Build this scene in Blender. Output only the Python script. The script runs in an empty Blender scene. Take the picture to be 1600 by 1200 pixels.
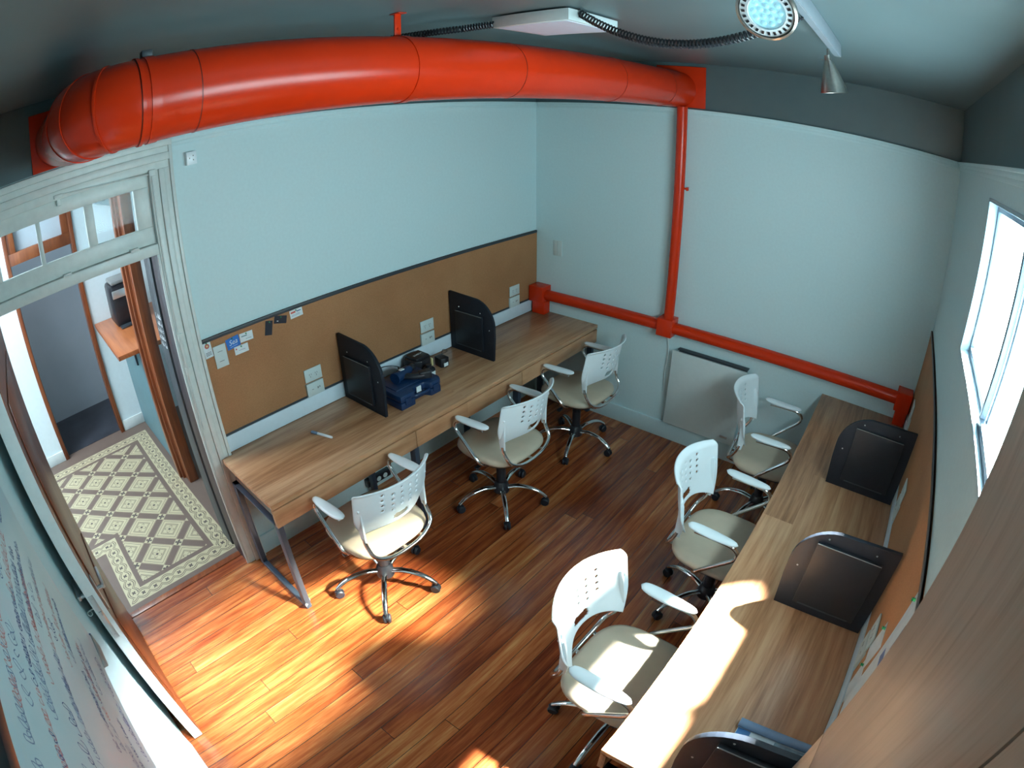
import bpy, bmesh, math, random
from mathutils import Vector, Matrix
PI = math.pi
random.seed(7)
col = bpy.context.scene.collection
W = 2.972      # room width (x); far wall y = 0, left wall x = 0
YN = -3.765    # near wall
ZR = 2.402     # picture rail
ZC = 2.713     # ceiling

# ------------------------------------------------------------------ materials
class NT:
    """tiny node expression helper"""
    def __init__(s, name):
        s.m = bpy.data.materials.new(name); s.m.use_nodes = True
        s.t = s.m.node_tree; s.n = s.t.nodes; s.l = s.t.links
        s.b = s.n['Principled BSDF']
    def node(s, typ, **kw):
        n = s.n.new(typ)
        for k, v in kw.items(): setattr(n, k, v)
        return n
    def put(s, sock, v):
        if isinstance(v, bpy.types.NodeSocket): s.l.new(v, sock)
        else: sock.default_value = v
    def math(s, op, a, b=None, c=None):
        n = s.node('ShaderNodeMath', operation=op)
        s.put(n.inputs[0], a)
        if b is not None: s.put(n.inputs[1], b)
        if c is not None: s.put(n.inputs[2], c)
        return n.outputs[0]
    def xyz(s):
        c = s.node('ShaderNodeTexCoord'); sp = s.node('ShaderNodeSeparateXYZ')
        s.l.new(c.outputs['Object'], sp.inputs[0]); return sp.outputs
    def vec(s, x, y, z):
        n = s.node('ShaderNodeCombineXYZ')
        s.put(n.inputs[0], x); s.put(n.inputs[1], y); s.put(n.inputs[2], z); return n.outputs[0]
    def noise(s, v, scale=1., detail=3., rough=.5):
        n = s.node('ShaderNodeTexNoise'); s.put(n.inputs['Vector'], v)
        n.inputs['Scale'].default_value = scale; n.inputs['Detail'].default_value = detail
        n.inputs['Roughness'].default_value = rough; return n.outputs[0]
    def white(s, v):
        n = s.node('ShaderNodeTexWhiteNoise', noise_dimensions='3D'); s.put(n.inputs['Vector'], v); return n.outputs[0]
    def ramp(s, f, stops):
        n = s.node('ShaderNodeValToRGB'); s.put(n.inputs[0], f)
        e = n.color_ramp.elements
        while len(e) < len(stops): e.new(.5)
        for i, (p, c) in enumerate(stops): e[i].position = p; e[i].color = (*c, 1)
        return n.outputs[0]
    def mix(s, f, a, b):
        n = s.node('ShaderNodeMix', data_type='RGBA')
        s.put(n.inputs[0], f)
        s.put(n.inputs[6], a if isinstance(a, bpy.types.NodeSocket) else (*a, 1))
        s.put(n.inputs[7], b if isinstance(b, bpy.types.NodeSocket) else (*b, 1))
        return n.outputs[2]
    def set(s, **kw):
        for k, v in kw.items():
            sock = s.b.inputs[k.replace('_', ' ')]
            s.put(sock, (*v, 1) if isinstance(v, tuple) and len(v) == 3 and sock.type == 'RGBA' else v)
        return s
    def bump(s, h, strength=.2, dist=.01):
        n = s.node('ShaderNodeBump'); n.inputs['Strength'].default_value = strength; n.inputs['Distance'].default_value = dist
        s.put(n.inputs['Height'], h); s.l.new(n.outputs[0], s.b.inputs['Normal']); return s

def plain(name, c, rough=.5, metal=0., vary=.06, scale=30., coat=0., bump=0., **kw):
    t = NT(name); x = t.xyz()
    f = t.noise(t.vec(x[0], x[1], x[2]), scale, 3)
    lo = tuple(v * (1 - vary) for v in c); hi = tuple(min(1, v * (1 + vary)) for v in c)
    t.set(Base_Color=t.ramp(f, [(.3, lo), (.7, hi)]), Roughness=rough, Metallic=metal, Coat_Weight=coat, **kw)
    if bump: t.bump(f, bump, .002)
    return t.m

M = {}
M['wall'] = plain('wall_paint', (.60, .76, .78), .55, vary=.02, scale=60, bump=.05)
M['dark_wall'] = plain('dark_wall_paint', (.070, .112, .122), .5, vary=.04, scale=8)
M['ceiling'] = plain('ceiling_paint', (.105, .150, .160), .42, vary=.03, scale=6)
M['white_trim'] = plain('white_gloss_trim', (.66, .72, .72), .35, vary=.03, scale=40)
M['old_trim'] = plain('aged_white_trim', (.68, .73, .70), .38, vary=.05, scale=25, bump=.1)
M['bright_strip'] = plain('white_strip', (.68, .80, .88), .35, vary=.02)
M['red'] = plain('red_gloss_paint', (.60, .030, .004), .26, vary=.05, scale=5, Specular_IOR_Level=.32)
M['white_plastic'] = plain('white_plastic', (.86, .92, .95), .30, vary=.01)
M['plate'] = plain('outlet_plastic', (.62, .70, .69), .4, vary=.02)
M['beige'] = plain('beige_vinyl', (.54, .45, .34), .42, vary=.03, scale=20, bump=.05)
M['chrome'] = plain('chrome', (.78, .80, .82), .10, 1., vary=.02)
M['nickel'] = plain('brushed_nickel', (.50, .47, .43), .28, 1., vary=.08, scale=80)
M['alu'] = plain('aluminium', (.62, .66, .68), .3, .8, vary=.04)
M['black'] = plain('black_plastic', (.012, .013, .018), .38, vary=.1)
M['divider'] = plain('black_laminate', (.011, .015, .023), .55, Specular_IOR_Level=.22, vary=.08, scale=60)
M['pocket'] = plain('black_pocket', (.011, .014, .020), .45, Specular_IOR_Level=.3, vary=.08)
M['steel'] = plain('dark_steel', (.045, .065, .095), .38, .3, vary=.08)
M['caster'] = plain('caster_rubber', (.008, .012, .020), .45, vary=.1)
M['blue'] = plain('blue_case', (.004, .026, .085), .42, vary=.08, scale=60)
M['dark_grey'] = plain('dark_grey_edge', (.030, .040, .050), .45, vary=.05)
M['track_grey'] = plain('track_grey', (.26, .29, .33), .35, .2, vary=.05)
M['frame_grey'] = plain('window_frame_grey', (.11, .15, .20), .35, vary=.04)
M['frame_light'] = plain('window_frame_light', (.42, .53, .60), .35, vary=.03)
M['dark_red'] = plain('dark_red_joint', (.10, .008, .003), .5)
M['grey'] = plain('grey_metal', (.20, .21, .21), .4, vary=.06)
M['hall_wall'] = plain('hall_wall_paint', (.66, .76, .80), .5, vary=.02)
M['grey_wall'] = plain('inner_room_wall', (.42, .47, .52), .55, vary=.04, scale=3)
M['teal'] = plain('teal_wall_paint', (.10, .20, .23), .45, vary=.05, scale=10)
M['card_white'] = plain('card_white', (.72, .78, .80), .5)
M['card_blue'] = plain('card_blue', (.02, .16, .55), .4)
M['card_dark'] = plain('card_dark', (.018, .022, .035), .4)
M['ink'] = plain('ink', (.05, .06, .08), .5)
M['ink_blue'] = plain('ink_blue', (.03, .09, .26), .5)
M['ink_red'] = plain('ink_red', (.55, .10, .08), .5)
M['ink_faint_red'] = plain('ink_faint_red', (.60, .28, .28), .5)
M['ink_faint_blue'] = plain('ink_faint_blue', (.17, .27, .42), .5)
M['green_pin'] = plain('green_pin', (.02, .30, .10), .4)
M['yellow'] = plain('pale_yellow', (.75, .62, .30), .5)
M['diffuser'] = plain('panel_diffuser', (.72, .76, .88), .4, vary=.02)
M['led'] = plain('led_lens', (.35, .72, .85), .12, vary=.25, scale=60, Emission_Color=(.45, .85, 1.), Emission_Strength=.35)
M['magazine'] = plain('magazine_page', (.18, .26, .32), .35, vary=.5, scale=25)
M['mag_blue'] = plain('magazine_blue', (.03, .15, .40), .35)

def wood(name, stops, axis='y', plank=.11, grain=1., rough=.35, seg=0., gap=0., coat=0., rv=.2, bumpv=.05, gapcol=(.02, .008, .004)):
    """boards: axis = grain direction in object space; cross = the coordinate that counts boards"""
    t = NT(name); X = t.xyz()
    ax = 'xyz'.index(axis)
    cross = {'y': 0, 'x': 1, 'z': 1}[axis]
    cr = X[cross]; al = X[ax]; ot = X[({0, 1, 2} - {ax, cross}).pop()]
    q = t.math('DIVIDE', cr, plank); idx = t.math('FLOOR', q)
    r1 = t.white(t.vec(idx, 3.3, 1.7))
    al2 = t.math('ADD', al, t.math('MULTIPLY', r1, 7.))
    sg = t.math('FLOOR', t.math('DIVIDE', al2, seg)) if seg else 0.
    rnd = t.white(t.vec(idx, sg, .5))
    off = t.math('MULTIPLY', rnd, 13.)
    g = t.noise(t.vec(t.math('MULTIPLY', t.math('ADD', cr, t.math('MULTIPLY', ot, .6)), 26. * grain), t.math('ADD', t.math('MULTIPLY', al, 1.6 * grain), off), off), 1., 5., .62)
    g2 = t.noise(t.vec(t.math('MULTIPLY', cr, 120. * grain), t.math('MULTIPLY', al, 6. * grain), off), 1., 2.)
    f = t.math('ADD', t.math('MULTIPLY', g, .75), t.math('MULTIPLY', rnd, rv))
    f = t.math('ADD', f, t.math('MULTIPLY', t.math('SUBTRACT', g2, .5), .22))
    c = t.ramp(f, stops)
    h = g
    if gap:
        fr = t.math('FRACT', q); e = t.math('LESS_THAN', fr, gap / plank)
        if seg:
            fe = t.math('LESS_THAN', t.math('FRACT', t.math('DIVIDE', al2, seg)), gap / seg)
            e = t.math('MAXIMUM', e, fe)
        c = t.mix(e, c, gapcol); h = t.math('SUBTRACT', t.math('MULTIPLY', g, .15), e)
    t.set(Base_Color=c, Roughness=rough, Coat_Weight=coat, Coat_Roughness=.12)
    t.bump(h, bumpv, .004)
    return t.m
M['floor'] = wood('varnished_pine_planks', [(.24, (.13, .022, .007)), (.40, (.27, .060, .017)), (.55, (.42, .130, .038)), (.78, (.66, .34, .13))], 'y', .088, 1.2, .24, 3.1, .003, .35, .18, .12)
M['desk'] = wood('light_oak_laminate', [(.24, (.25, .105, .045)), (.38, (.42, .205, .100)), (.52, (.55, .305, .165)), (.75, (.66, .41, .24))], 'y', .16, 1., .33, 1.37, rv=.13)
M['cabinet'] = wood('cabinet_oak_laminate', [(.24, (.24, .145, .095)), (.38, (.40, .265, .185)), (.52, (.53, .375, .28)), (.75, (.62, .46, .36))], 'z', .5, 1.1, .38)
M['brown_wood'] = wood('reddish_brown_wood', [(.28, (.10, .022, .008)), (.5, (.22, .060, .020)), (.8, (.36, .13, .045))], 'z', .3, 1., .3)
M['counter_wood'] = wood('counter_wood', [(.28, (.28, .08, .03)), (.5, (.42, .14, .05)), (.8, (.52, .20, .08))], 'x', .3, 1., .3)
M['dark_brown'] = plain('dark_brown_paint', (.022, .010, .018), .4, vary=.2)
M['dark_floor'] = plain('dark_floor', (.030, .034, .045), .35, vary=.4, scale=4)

def cork():
    t = NT('cork'); X = t.xyz(); v = t.vec(*X[:3])
    f = t.math('ADD', t.math('MULTIPLY', t.noise(v, 3., 3.), .5), t.math('MULTIPLY', t.noise(v, 180., 3.), .5))
    t.set(Base_Color=t.ramp(f, [(.35, (.31, .138, .056)), (.65, (.41, .198, .086))]), Roughness=.75); t.bump(f, .15, .002)
    return t.m
M['cork'] = cork()

def tiles():
    t = NT('patterned_cement_tiles'); X = t.xyz(); x, y = X[0], X[1]; mt = t.math
    S = .252 * math.sqrt(2)
    dx = mt('ADD', x, 1.228); dy = mt('ADD', y, 3.292)
    a = mt('DIVIDE', mt('ADD', dx, dy), S); b = mt('DIVIDE', mt('SUBTRACT', dx, dy), S)
    def cell(q): return mt('MULTIPLY', mt('SUBTRACT', mt('FRACT', mt('ADD', q, .5)), .5), 2.)
    ca, cb = cell(a), cell(b); fa, fb = mt('ABSOLUTE', ca), mt('ABSOLUTE', cb)
    m = mt('MAXIMUM', fa, fb)
    def band(v, lo, hi): return mt('MULTIPLY', mt('GREATER_THAN', v, lo), mt('LESS_THAN', v, hi))
    cream, brown, dark = (.47, .42, .27), (.125, .088, .074), (.040, .033, .036)
    c = t.mix(mt('GREATER_THAN', m, .73), cream, brown)
    c = t.mix(band(m, .755, .775), c, cream)
    for lo, hi in ((.60, .625), (.40, .43), (.345, .365)): c = t.mix(band(m, lo, hi), c, dark)
    r = mt('SQRT', mt('ADD', mt('MULTIPLY', ca, ca), mt('MULTIPLY', cb, cb)))
    th = mt('ARCTAN2', ca, cb)
    pet = mt('MULTIPLY', mt('ABSOLUTE', mt('COSINE', mt('MULTIPLY', th, 2.))), .30)
    c = t.mix(band(mt('SUBTRACT', pet, r), -.02, .015), c, dark)
    c = t.mix(mt('LESS_THAN', r, .08), c, dark)
    k = mt('MULTIPLY', mt('GREATER_THAN', fa, .755), mt('GREATER_THAN', fb, .755))
    c = t.mix(k, c, cream)
    ea, eb = mt('SUBTRACT', 1., fa), mt('SUBTRACT', 1., fb)
    re = mt('SQRT', mt('ADD', mt('MULTIPLY', ea, ea), mt('MULTIPLY', eb, eb)))
    the = mt('ARCTAN2', ea, eb)
    star = mt('LESS_THAN', re, mt('MULTIPLY', mt('ADD', mt('ABSOLUTE', mt('COSINE', mt('MULTIPLY', the, 2.))), .25), .17))
    c = t.mix(mt('MULTIPLY', k, star), c, dark)
    # border frieze
    d1 = mt('SUBTRACT', -.185, x); d2 = mt('ADD', x, 2.25); d3 = mt('SUBTRACT', -2.80, y)
    dn = mt('MAXIMUM', mt('SUBTRACT', -.80, x), mt('ADD', y, 3.64))
    d = mt('MINIMUM', mt('MINIMUM', d1, d2), mt('MINIMUM', d3, dn))
    alongx = mt('MAXIMUM', mt('LESS_THAN', mt('ABSOLUTE', mt('SUBTRACT', d, d3)), .0005),
                mt('MULTIPLY', mt('LESS_THAN', mt('ABSOLUTE', mt('SUBTRACT', d, dn)), .0005), mt('GREATER_THAN', mt('ADD', y, 3.64), mt('SUBTRACT', -.80, x))))
    tt = mt('ADD', mt('MULTIPLY', x, alongx), mt('MULTIPLY', y, mt('SUBTRACT', 1., alongx)))
    P = .095
    ph = mt('MULTIPLY', tt, PI / P)
    amp = mt('ADD', mt('MULTIPLY', mt('ABSOLUTE', mt('COSINE', ph)), .026), .006)
    sd = mt('SUBTRACT', d, .06); asd = mt('ABSOLUTE', sd)
    lines = mt('MAXIMUM', mt('LESS_THAN', mt('ABSOLUTE', mt('SUBTRACT', asd, amp)), .0028),
               mt('LESS_THAN', mt('ABSOLUTE', mt('SUBTRACT', asd, mt('ADD', amp, .014))), .0025))
    u = mt('MULTIPLY', mt('SUBTRACT', mt('FRACT', mt('ADD', mt('DIVIDE', tt, P), .5)), .5), P)
    rr = mt('SQRT', mt('ADD', mt('MULTIPLY', u, u), mt('MULTIPLY', sd, sd)))
    th2 = mt('ARCTAN2', u, sd)
    dot = mt('LESS_THAN', rr, mt('MULTIPLY', mt('ADD', mt('ABSOLUTE', mt('SINE', mt('MULTIPLY', th2, 2.))), .45), .012))
    bc = t.mix(mt('MAXIMUM', lines, dot), cream, dark)
    c = t.mix(mt('LESS_THAN', d, .158), c, brown)
    c = t.mix(mt('LESS_THAN', d, .12), c, bc)
    c = t.mix(mt('LESS_THAN', d, 0.), c, brown)
    n = t.noise(t.vec(x, y, 0.), 9., 4.)
    c = t.mix(mt('MULTIPLY', n, .35), c, (.20, .16, .13))
    t.set(Base_Color=c, Roughness=.5, Specular_IOR_Level=.3)
    return t.m
M['tiles'] = tiles()

def glass_mat(name='window_glass', k=.05):
    t = NT(name); tr = t.node('ShaderNodeBsdfTransparent'); gl = t.node('ShaderNodeBsdfGlossy'); mx = t.node('ShaderNodeMixShader')
    tr.inputs[0].default_value = (.93, .97, .98, 1); gl.inputs['Roughness'].default_value = .02; mx.inputs[0].default_value = k
    t.l.new(tr.outputs[0], mx.inputs[1]); t.l.new(gl.outputs[0], mx.inputs[2])
    t.l.new(mx.outputs[0], t.n['Material Output'].inputs[0]); return t.m
M['glass'] = glass_mat()
M['old_glass'] = glass_mat('old_glass', .006)
def board_mat():
    t = NT('whiteboard_surface'); X = t.xyz(); v = t.vec(*X[:3])
    f = t.noise(v, 3.5, 4., .6)
    t.set(Base_Color=t.ramp(f, [(.35, (.44, .62, .66)), (.55, (.50, .64, .68)), (.7, (.60, .60, .66))]), Roughness=.3)
    return t.m
M['board'] = board_mat()

# ------------------------------------------------------------------ mesh helpers
class MB:
    def __init__(s): s.bm = bmesh.new(); s.mi = 0
    def _tag(s, fs):
        for f in fs: f.material_index = s.mi
    def quad(s, *p):
        f = s.bm.faces.new([s.bm.verts.new(q) for q in p]); s._tag([f]); return s
    def box(s, a, b, bevel=0., rot=None, piv=None):
        x0, y0, z0 = [min(a[i], b[i]) for i in range(3)]; x1, y1, z1 = [max(a[i], b[i]) for i in range(3)]
        t = bmesh.new()
        bmesh.ops.create_cube(t, size=1)
        for v in t.verts: v.co = Vector(((x0 + x1) / 2 + v.co.x * (x1 - x0), (y0 + y1) / 2 + v.co.y * (y1 - y0), (z0 + z1) / 2 + v.co.z * (z1 - z0)))
        if bevel: bmesh.ops.bevel(t, geom=t.edges[:], offset=bevel, segments=2, profile=.5, affect='EDGES')
        if rot: 
            piv = Vector(piv if piv else ((x0 + x1) / 2, (y0 + y1) / 2, (z0 + z1) / 2))
            bmesh.ops.transform(t, matrix=Matrix.Translation(piv) @ rot @ Matrix.Translation(-piv), verts=t.verts)
        s.merge(t); return s
    def merge(s, t):
        me = bpy.data.meshes.new('tmp'); t.to_mesh(me); t.free()
        n = len(s.bm.faces); s.bm.from_mesh(me); bpy.data.meshes.remove(me)
        s.bm.faces.ensure_lookup_table(); s._tag(s.bm.faces[n:])
    def prism(s, pts, axis, lo, hi, bevel=0.):
        """polygon pts (2D in the two other axes, in order) extruded along axis"""
        t = bmesh.new(); i = 'xyz'.index(axis); o = [k for k in range(3) if k != i]
        def P(q, h):
            v = [0, 0, 0]; v[i] = h; v[o[0]] = q[0]; v[o[1]] = q[1]; return v
        A = [t.verts.new(P(q, lo)) for q in pts]; B = [t.verts.new(P(q, hi)) for q in pts]
        t.faces.new(A); t.faces.new(B[::-1]); n = len(pts)
        for k in range(n): t.faces.new((A[k], B[k], B[(k + 1) % n], A[(k + 1) % n]))
        bmesh.ops.recalc_face_normals(t, faces=t.faces)
        if bevel: bmesh.ops.bevel(t, geom=[e for e in t.edges], offset=bevel, segments=2, profile=.5, affect='EDGES')
        s.merge(t); return s
    def tube(s, path, r, n=10, closed=False, flat=1.):
        P = [Vector(p) for p in path]; R = r if isinstance(r, (list, tuple)) else [r] * len(P)
        rings = []; up = None
        for i, p in enumerate(P):
            a = P[i - 1] if (i or closed) else P[0]; b = P[(i + 1) % len(P)] if (i < len(P) - 1 or closed) else P[-1]
            d = (b - a).normalized()
            if up is None:
                up = Vector((0, 0, 1)) if abs(d.z) < .9 else Vector((1, 0, 0))
            u = (up - d * up.dot(d)).normalized(); w = d.cross(u); up = u
            rings.append([s.bm.verts.new(p + (u * math.cos(2 * PI * k / n) * flat + w * math.sin(2 * PI * k / n)) * R[i]) for k in range(n)])
        m = len(rings)
        for i in range(m if closed else m - 1):
            A, B = rings[i], rings[(i + 1) % m]
            for k in range(n): s._tag([s.bm.faces.new((A[k], A[(k + 1) % n], B[(k + 1) % n], B[k]))])
        if not closed: s._tag([s.bm.faces.new(rings[0][::-1]), s.bm.faces.new(rings[-1])])
        return s
    def lathe(s, prof, n=24, base=(0, 0, 0), d=(0, 0, 1), cap=True):
        """prof: list of (radius, height) along direction d from base"""
        d = Vector(d).normalized(); q = d.to_track_quat('Z', 'Y').to_matrix(); B = Vector(base); rings = []
        for r, h in prof:
            rings.append([s.bm.verts.new(B + q @ Vector((r * math.cos(2 * PI * k / n), r * math.sin(2 * PI * k / n), h))) for k in range(n)])
        for A, C in zip(rings, rings[1:]):
            for k in range(n): s._tag([s.bm.faces.new((A[k], A[(k + 1) % n], C[(k + 1) % n], C[k]))])
        if cap: s._tag([s.bm.faces.new(rings[0][::-1]), s.bm.faces.new(rings[-1])])
        return s
    def build(s, name, mat, parent=None, origin=None, smooth=35, rot=None):
        mats = mat if isinstance(mat, (list, tuple)) else [mat]
        me = bpy.data.meshes.new(name)
        bmesh.ops.recalc_face_normals(s.bm, faces=s.bm.faces)
        off = Vector(origin) if origin is not None else Vector((0, 0, 0))
        if parent is not None and origin is None and parent.get('_w'): off = Vector(parent['_w'])
        if off.length: bmesh.ops.translate(s.bm, vec=-off, verts=s.bm.verts)
        s.bm.to_mesh(me); s.bm.free()
        for m in mats: me.materials.append(M[m])
        o = bpy.data.objects.new(name, me); col.objects.link(o)
        if parent is not None:
            o.parent = parent
        elif origin is not None: o.location = off
        if origin is not None and parent is None: o['_w'] = tuple(off)
        elif parent is not None and parent.get('_w'): o['_w'] = tuple(parent['_w'])
        if smooth:
            me.polygons.foreach_set('use_smooth', [True] * len(me.polygons)); me.set_sharp_from_angle(angle=math.radians(smooth))
        return o

def tag(o, label, cat, group=None):
    o['label'] = label; o['category'] = cat
    if group: o['group'] = group
    return o
def struct(o): o['kind'] = 'structure'; return o
def thing(name, label, cat, loc=(0, 0, 0), group=None):
    o = bpy.data.objects.new(name, None); col.objects.link(o); o.location = loc; o['_w'] = tuple(loc)
    o.empty_display_size = .05
    return tag(o, label, cat, group)
def text(body, size, mat, parent, loc, rot, name='lettering', extrude=.0004, align='CENTER', shear=0.):
    cu = bpy.data.curves.new(name, 'FONT'); cu.body = body; cu.size = size; cu.extrude = extrude; cu.align_x = align; cu.align_y = 'CENTER'; cu.shear = shear
    cu.resolution_u = 3
    tmp = bpy.data.objects.new('tmp', cu); col.objects.link(tmp)
    dg = bpy.context.evaluated_depsgraph_get(); me = bpy.data.meshes.new_from_object(tmp.evaluated_get(dg))
    bpy.data.objects.remove(tmp); bpy.data.curves.remove(cu)
    me.name = name; me.materials.clear(); me.materials.append(M[mat])
    o = bpy.data.objects.new(name, me); col.objects.link(o); o.parent = parent
    w = Vector(parent['_w']) if parent.get('_w') else Vector((0, 0, 0))
    o.location = Vector(loc) - w; o.rotation_euler = rot
    return o
def arc(cx, cy, r, a0, a1, n=8): return [(cx + r * math.cos(math.radians(a0 + (a1 - a0) * i / n)), cy + r * math.sin(math.radians(a0 + (a1 - a0) * i / n))) for i in range(n + 1)]
def smoothpath(pts, k=6):
    P = [Vector(p) for p in pts]; out = []
    for i in range(len(P) - 1):
        p0, p1, p2, p3 = P[max(i - 1, 0)], P[i], P[i + 1], P[min(i + 2, len(P) - 1)]
        for j in range(k):
            t = j / k
            out.append(.5 * ((2 * p1) + (p2 - p0) * t + (2 * p0 - 5 * p1 + 4 * p2 - p3) * t * t + (3 * p1 - p0 - 3 * p2 + p3) * t ** 3))
    out.append(P[-1]); return out

#@@ROOM
# ------------------------------------------------------------------ room shell
DY0, DY1, DZ = -3.69, -2.81, 1.875      # doorway in the left wall
TZ1 = 2.265                              # top of transom opening
HX = -.15                                # hall side of the left wall
b = MB().box((HX + .04, YN - .2, -.05), (W + .2, .15, 0)); struct(b.build('floor', 'floor'))
b = MB().box((HX, YN - .2, ZC), (W + .2, .15, ZC + .05)); struct(b.build('ceiling', 'ceiling'))
def wallbox(m, a, bb, axis_split=True):
    """wall slab, light below the picture rail and dark above"""
    (x0, y0, z0), (x1, y1, z1) = a, bb
    if z0 < ZR: m.mi = 0; m.box((x0, y0, z0), (x1, y1, min(z1, ZR)))
    if z1 > ZR: m.mi = 1; m.box((x0, y0, max(z0, ZR)), (x1, y1, z1))
m = MB(); wallbox(m, (HX, DY1, 0), (0, .15, ZC)); wallbox(m, (HX, YN - .2, 0), (0, DY0, ZC)); wallbox(m, (HX, DY0, TZ1), (0, DY1, ZC))
struct(m.build('wall_left', ['wall', 'dark_wall'], smooth=0))
m = MB(); wallbox(m, (HX, 0, 0), (W + .2, .15, ZC)); struct(m.build('wall_far', ['wall', 'dark_wall'], smooth=0))
m = MB(); wallbox(m, (HX, YN - .15, 0), (W + .2, YN, ZC)); struct(m.build('wall_near', ['wall', 'dark_wall'], smooth=0))
WY0, WY1, WZ0, WZ1 = -3.30, -1.28, 1.70, 2.285
m = MB()
wallbox(m, (W, WY1, 0), (W + .1, 0, ZC)); wallbox(m, (W, YN, 0), (W + .1, WY0, ZC)); wallbox(m, (W, WY0, 0), (W + .1, WY1, WZ0)); wallbox(m, (W, WY0, WZ1), (W + .1, WY1, ZC))
struct(m.build('wall_right', ['wall', 'dark_wall'], smooth=0))
# picture rail
def rail(name, a, bb, nrm):
    (x0, y0), (x1, y1) = a, bb; nx, ny = nrm; m = MB()
    for dep, z0, z1 in ((.022, ZR - .012, ZR), (.014, ZR - .030, ZR - .012), (.008, ZR - .048, ZR - .030)):
        m.box((min(x0, x0 + nx * dep, x1, x1 + nx * dep), min(y0, y0 + ny * dep, y1, y1 + ny * dep), z0), (max(x0, x0 + nx * dep, x1, x1 + nx * dep), max(y0, y0 + ny * dep, y1, y1 + ny * dep), z1), .0015)
    return struct(m.build(name, 'wall'))
rail('trim_1', (0, -2.69), (0, 0), (1, 0)); rail('trim_2', (.022, 0), (W, 0), (0, -1)); rail('trim_3', (W, YN), (W, -.022), (-1, 0)); rail('trim_4', (.1, YN), (W - .022, YN), (0, 1))
# baseboards
def baseb(name, a, bb):
    m = MB(); m.box((a[0], a[1], 0), (bb[0], bb[1], .135), .003); struct(m.build(name, 'wall'))
baseb('baseboard_left', (0, -2.70), (.014, 0)); baseb('baseboard_far', (.014, -.015), (W, 0)); baseb('baseboard_right', (W - .014, -2.76), (W, -.015)); baseb('baseboard_near', (.9, YN), (2.85, YN + .014))
# white strip between desk and cork board, left wall
struct(MB().box((0, -2.69, .752), (.018, -.035, .846), .002).build('trim_5', 'bright_strip'))
struct(MB().box((W - .016, -2.745, .752), (W, -.035, .83), .002).build('trim_6', 'bright_strip'))

# door casing and frame
m = MB()
CY = -2.69
for (y0, y1, dep) in ((CY - .018, CY, .034), (CY - .045, CY - .018, .024), (CY - .075, CY - .045, .030), (DY1, CY - .075, .018)):
    m.box((0, y0, 0), (dep, y1, 2.265 if y0 < CY - .02 else 2.385), .003)
for (z0, z1, dep) in ((2.365, 2.395, .040), (2.335, 2.365, .026), (2.30, 2.335, .032), (2.262, 2.30, .020)):
    m.box((0, YN, z0), (dep, CY, z1), .003)
m.box((HX, DY0, DZ), (.012, DY1, 1.925), .003)               # cross rail under the transom
m.box((0, DY1 - .012, 0), (.012, DY1 + .002, DZ), .002)
m.box((HX, DY0 - .01, 0), (0, DY0 + .004, TZ1), .002)
m.box((0, DY0 - .07, 0), (.02, DY0, 2.265), .003)
frame = struct(m.build('door_1', 'old_trim'))
# transom sash
m = MB(); zb, zt = 1.928, 2.262; pz0, pz1 = 2.007, 2.195
panes = [(-3.10, -2.893), (-3.37, -3.145), (-3.60, -3.392)]
m.box((-.045, DY0, zb), (-.012, DY1, pz0), .002); m.box((-.045, DY0, pz1), (-.012, DY1, zt), .002)
edges = [DY1] + [e for p_ in panes for e in (p_[1], p_[0])] + [DY0]
for i in range(0, len(edges), 2): m.box((-.045, edges[i + 1], pz0), (-.012, edges[i], pz1), .002)
MB().box((HX - .01, DY1 - .006, 0), (-.001, DY1 + .01, DZ), .002).build('jamb_lining', 'dark_brown', frame)
m.build('transom_sash', 'old_trim', frame)
for p_ in panes: MB().box((-.032, p_[0], pz0), (-.028, p_[1], pz1)).build('transom_pane', 'old_glass', frame, smooth=0)
for y in (-3.28, -2.93): m = MB(); m.box((-.008, y - .02, 1.919), (.016, y + .02, 1.936), .002).tube([(.012, y - .022, 1.928), (.012, y + .022, 1.928)], .005, 8); m.build('transom_hinge', 'old_trim', frame)
m = MB(); m.box((-.012, -3.272, 2.235), (.012, -3.252, 2.285), .003); m.box((0, -3.285, 2.268), (.03, -3.24, 2.285), .003)
m.build('transom_latch', 'old_trim', frame)
m = MB(); m.tube([(.020, DY1 + .012, 2.25), (.020, DY1 + .012, .95)], .005, 8)
m.box((.012, DY1 + .002, 1.44), (.032, DY1 + .03, 1.475), .003); m.box((.012, DY1 + .002, 1.26), (.032, DY1 + .03, 1.30), .003); m.tube([(.024, DY1 + .016, 1.46), (.024, DY1 + .016, 1.28)], .009, 10)
m.tube([(.02, DY1 + .012, 2.25), (.022, -3.0, 2.262), (.022, -3.262, 2.28)], .004, 8); m.box((.012, DY1 - .005, 2.24), (.036, DY1 + .03, 2.27), .004)
m.build('transom_opener_rod', 'old_trim', frame)

# open door leaf, hinged on the left jamb and swung into the room
LY0, LY1, LX0, LX1 = -3.718, -3.666, .012, .885
d2 = struct(MB().box((LX0, LY0, .008), (LX1, LY1 - .002, 1.868), .002).build('door_2', 'white_trim'))
m = MB(); m.box((LX0, LY1 - .002, .008), (LX1 - .004, LY1, 1.868))
m.box((LX0 + .10, LY1, .20), (LX1 - .10, LY1 + .006, .80), .003); m.box((LX0 + .10, LY1, .98), (LX1 - .10, LY1 + .006, 1.75), .003)
m.build('hall_side_facing', 'brown_wood', d2)
m = MB(); m.box((LX1, LY0 + .008, .80), (LX1 + .003, LY0 + .030, 1.03), .001)
for z in (.82, 1.01): m.lathe([(.005, 0), (.004, .002)], 10, (LX1 + .002, LY0 + .019, z), (1, 0, 0))
m.box((LX1, LY0 + .012, .93), (LX1 + .007, LY0 + .026, .95), .001)
m.build('lock_plate', 'alu', d2)
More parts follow.
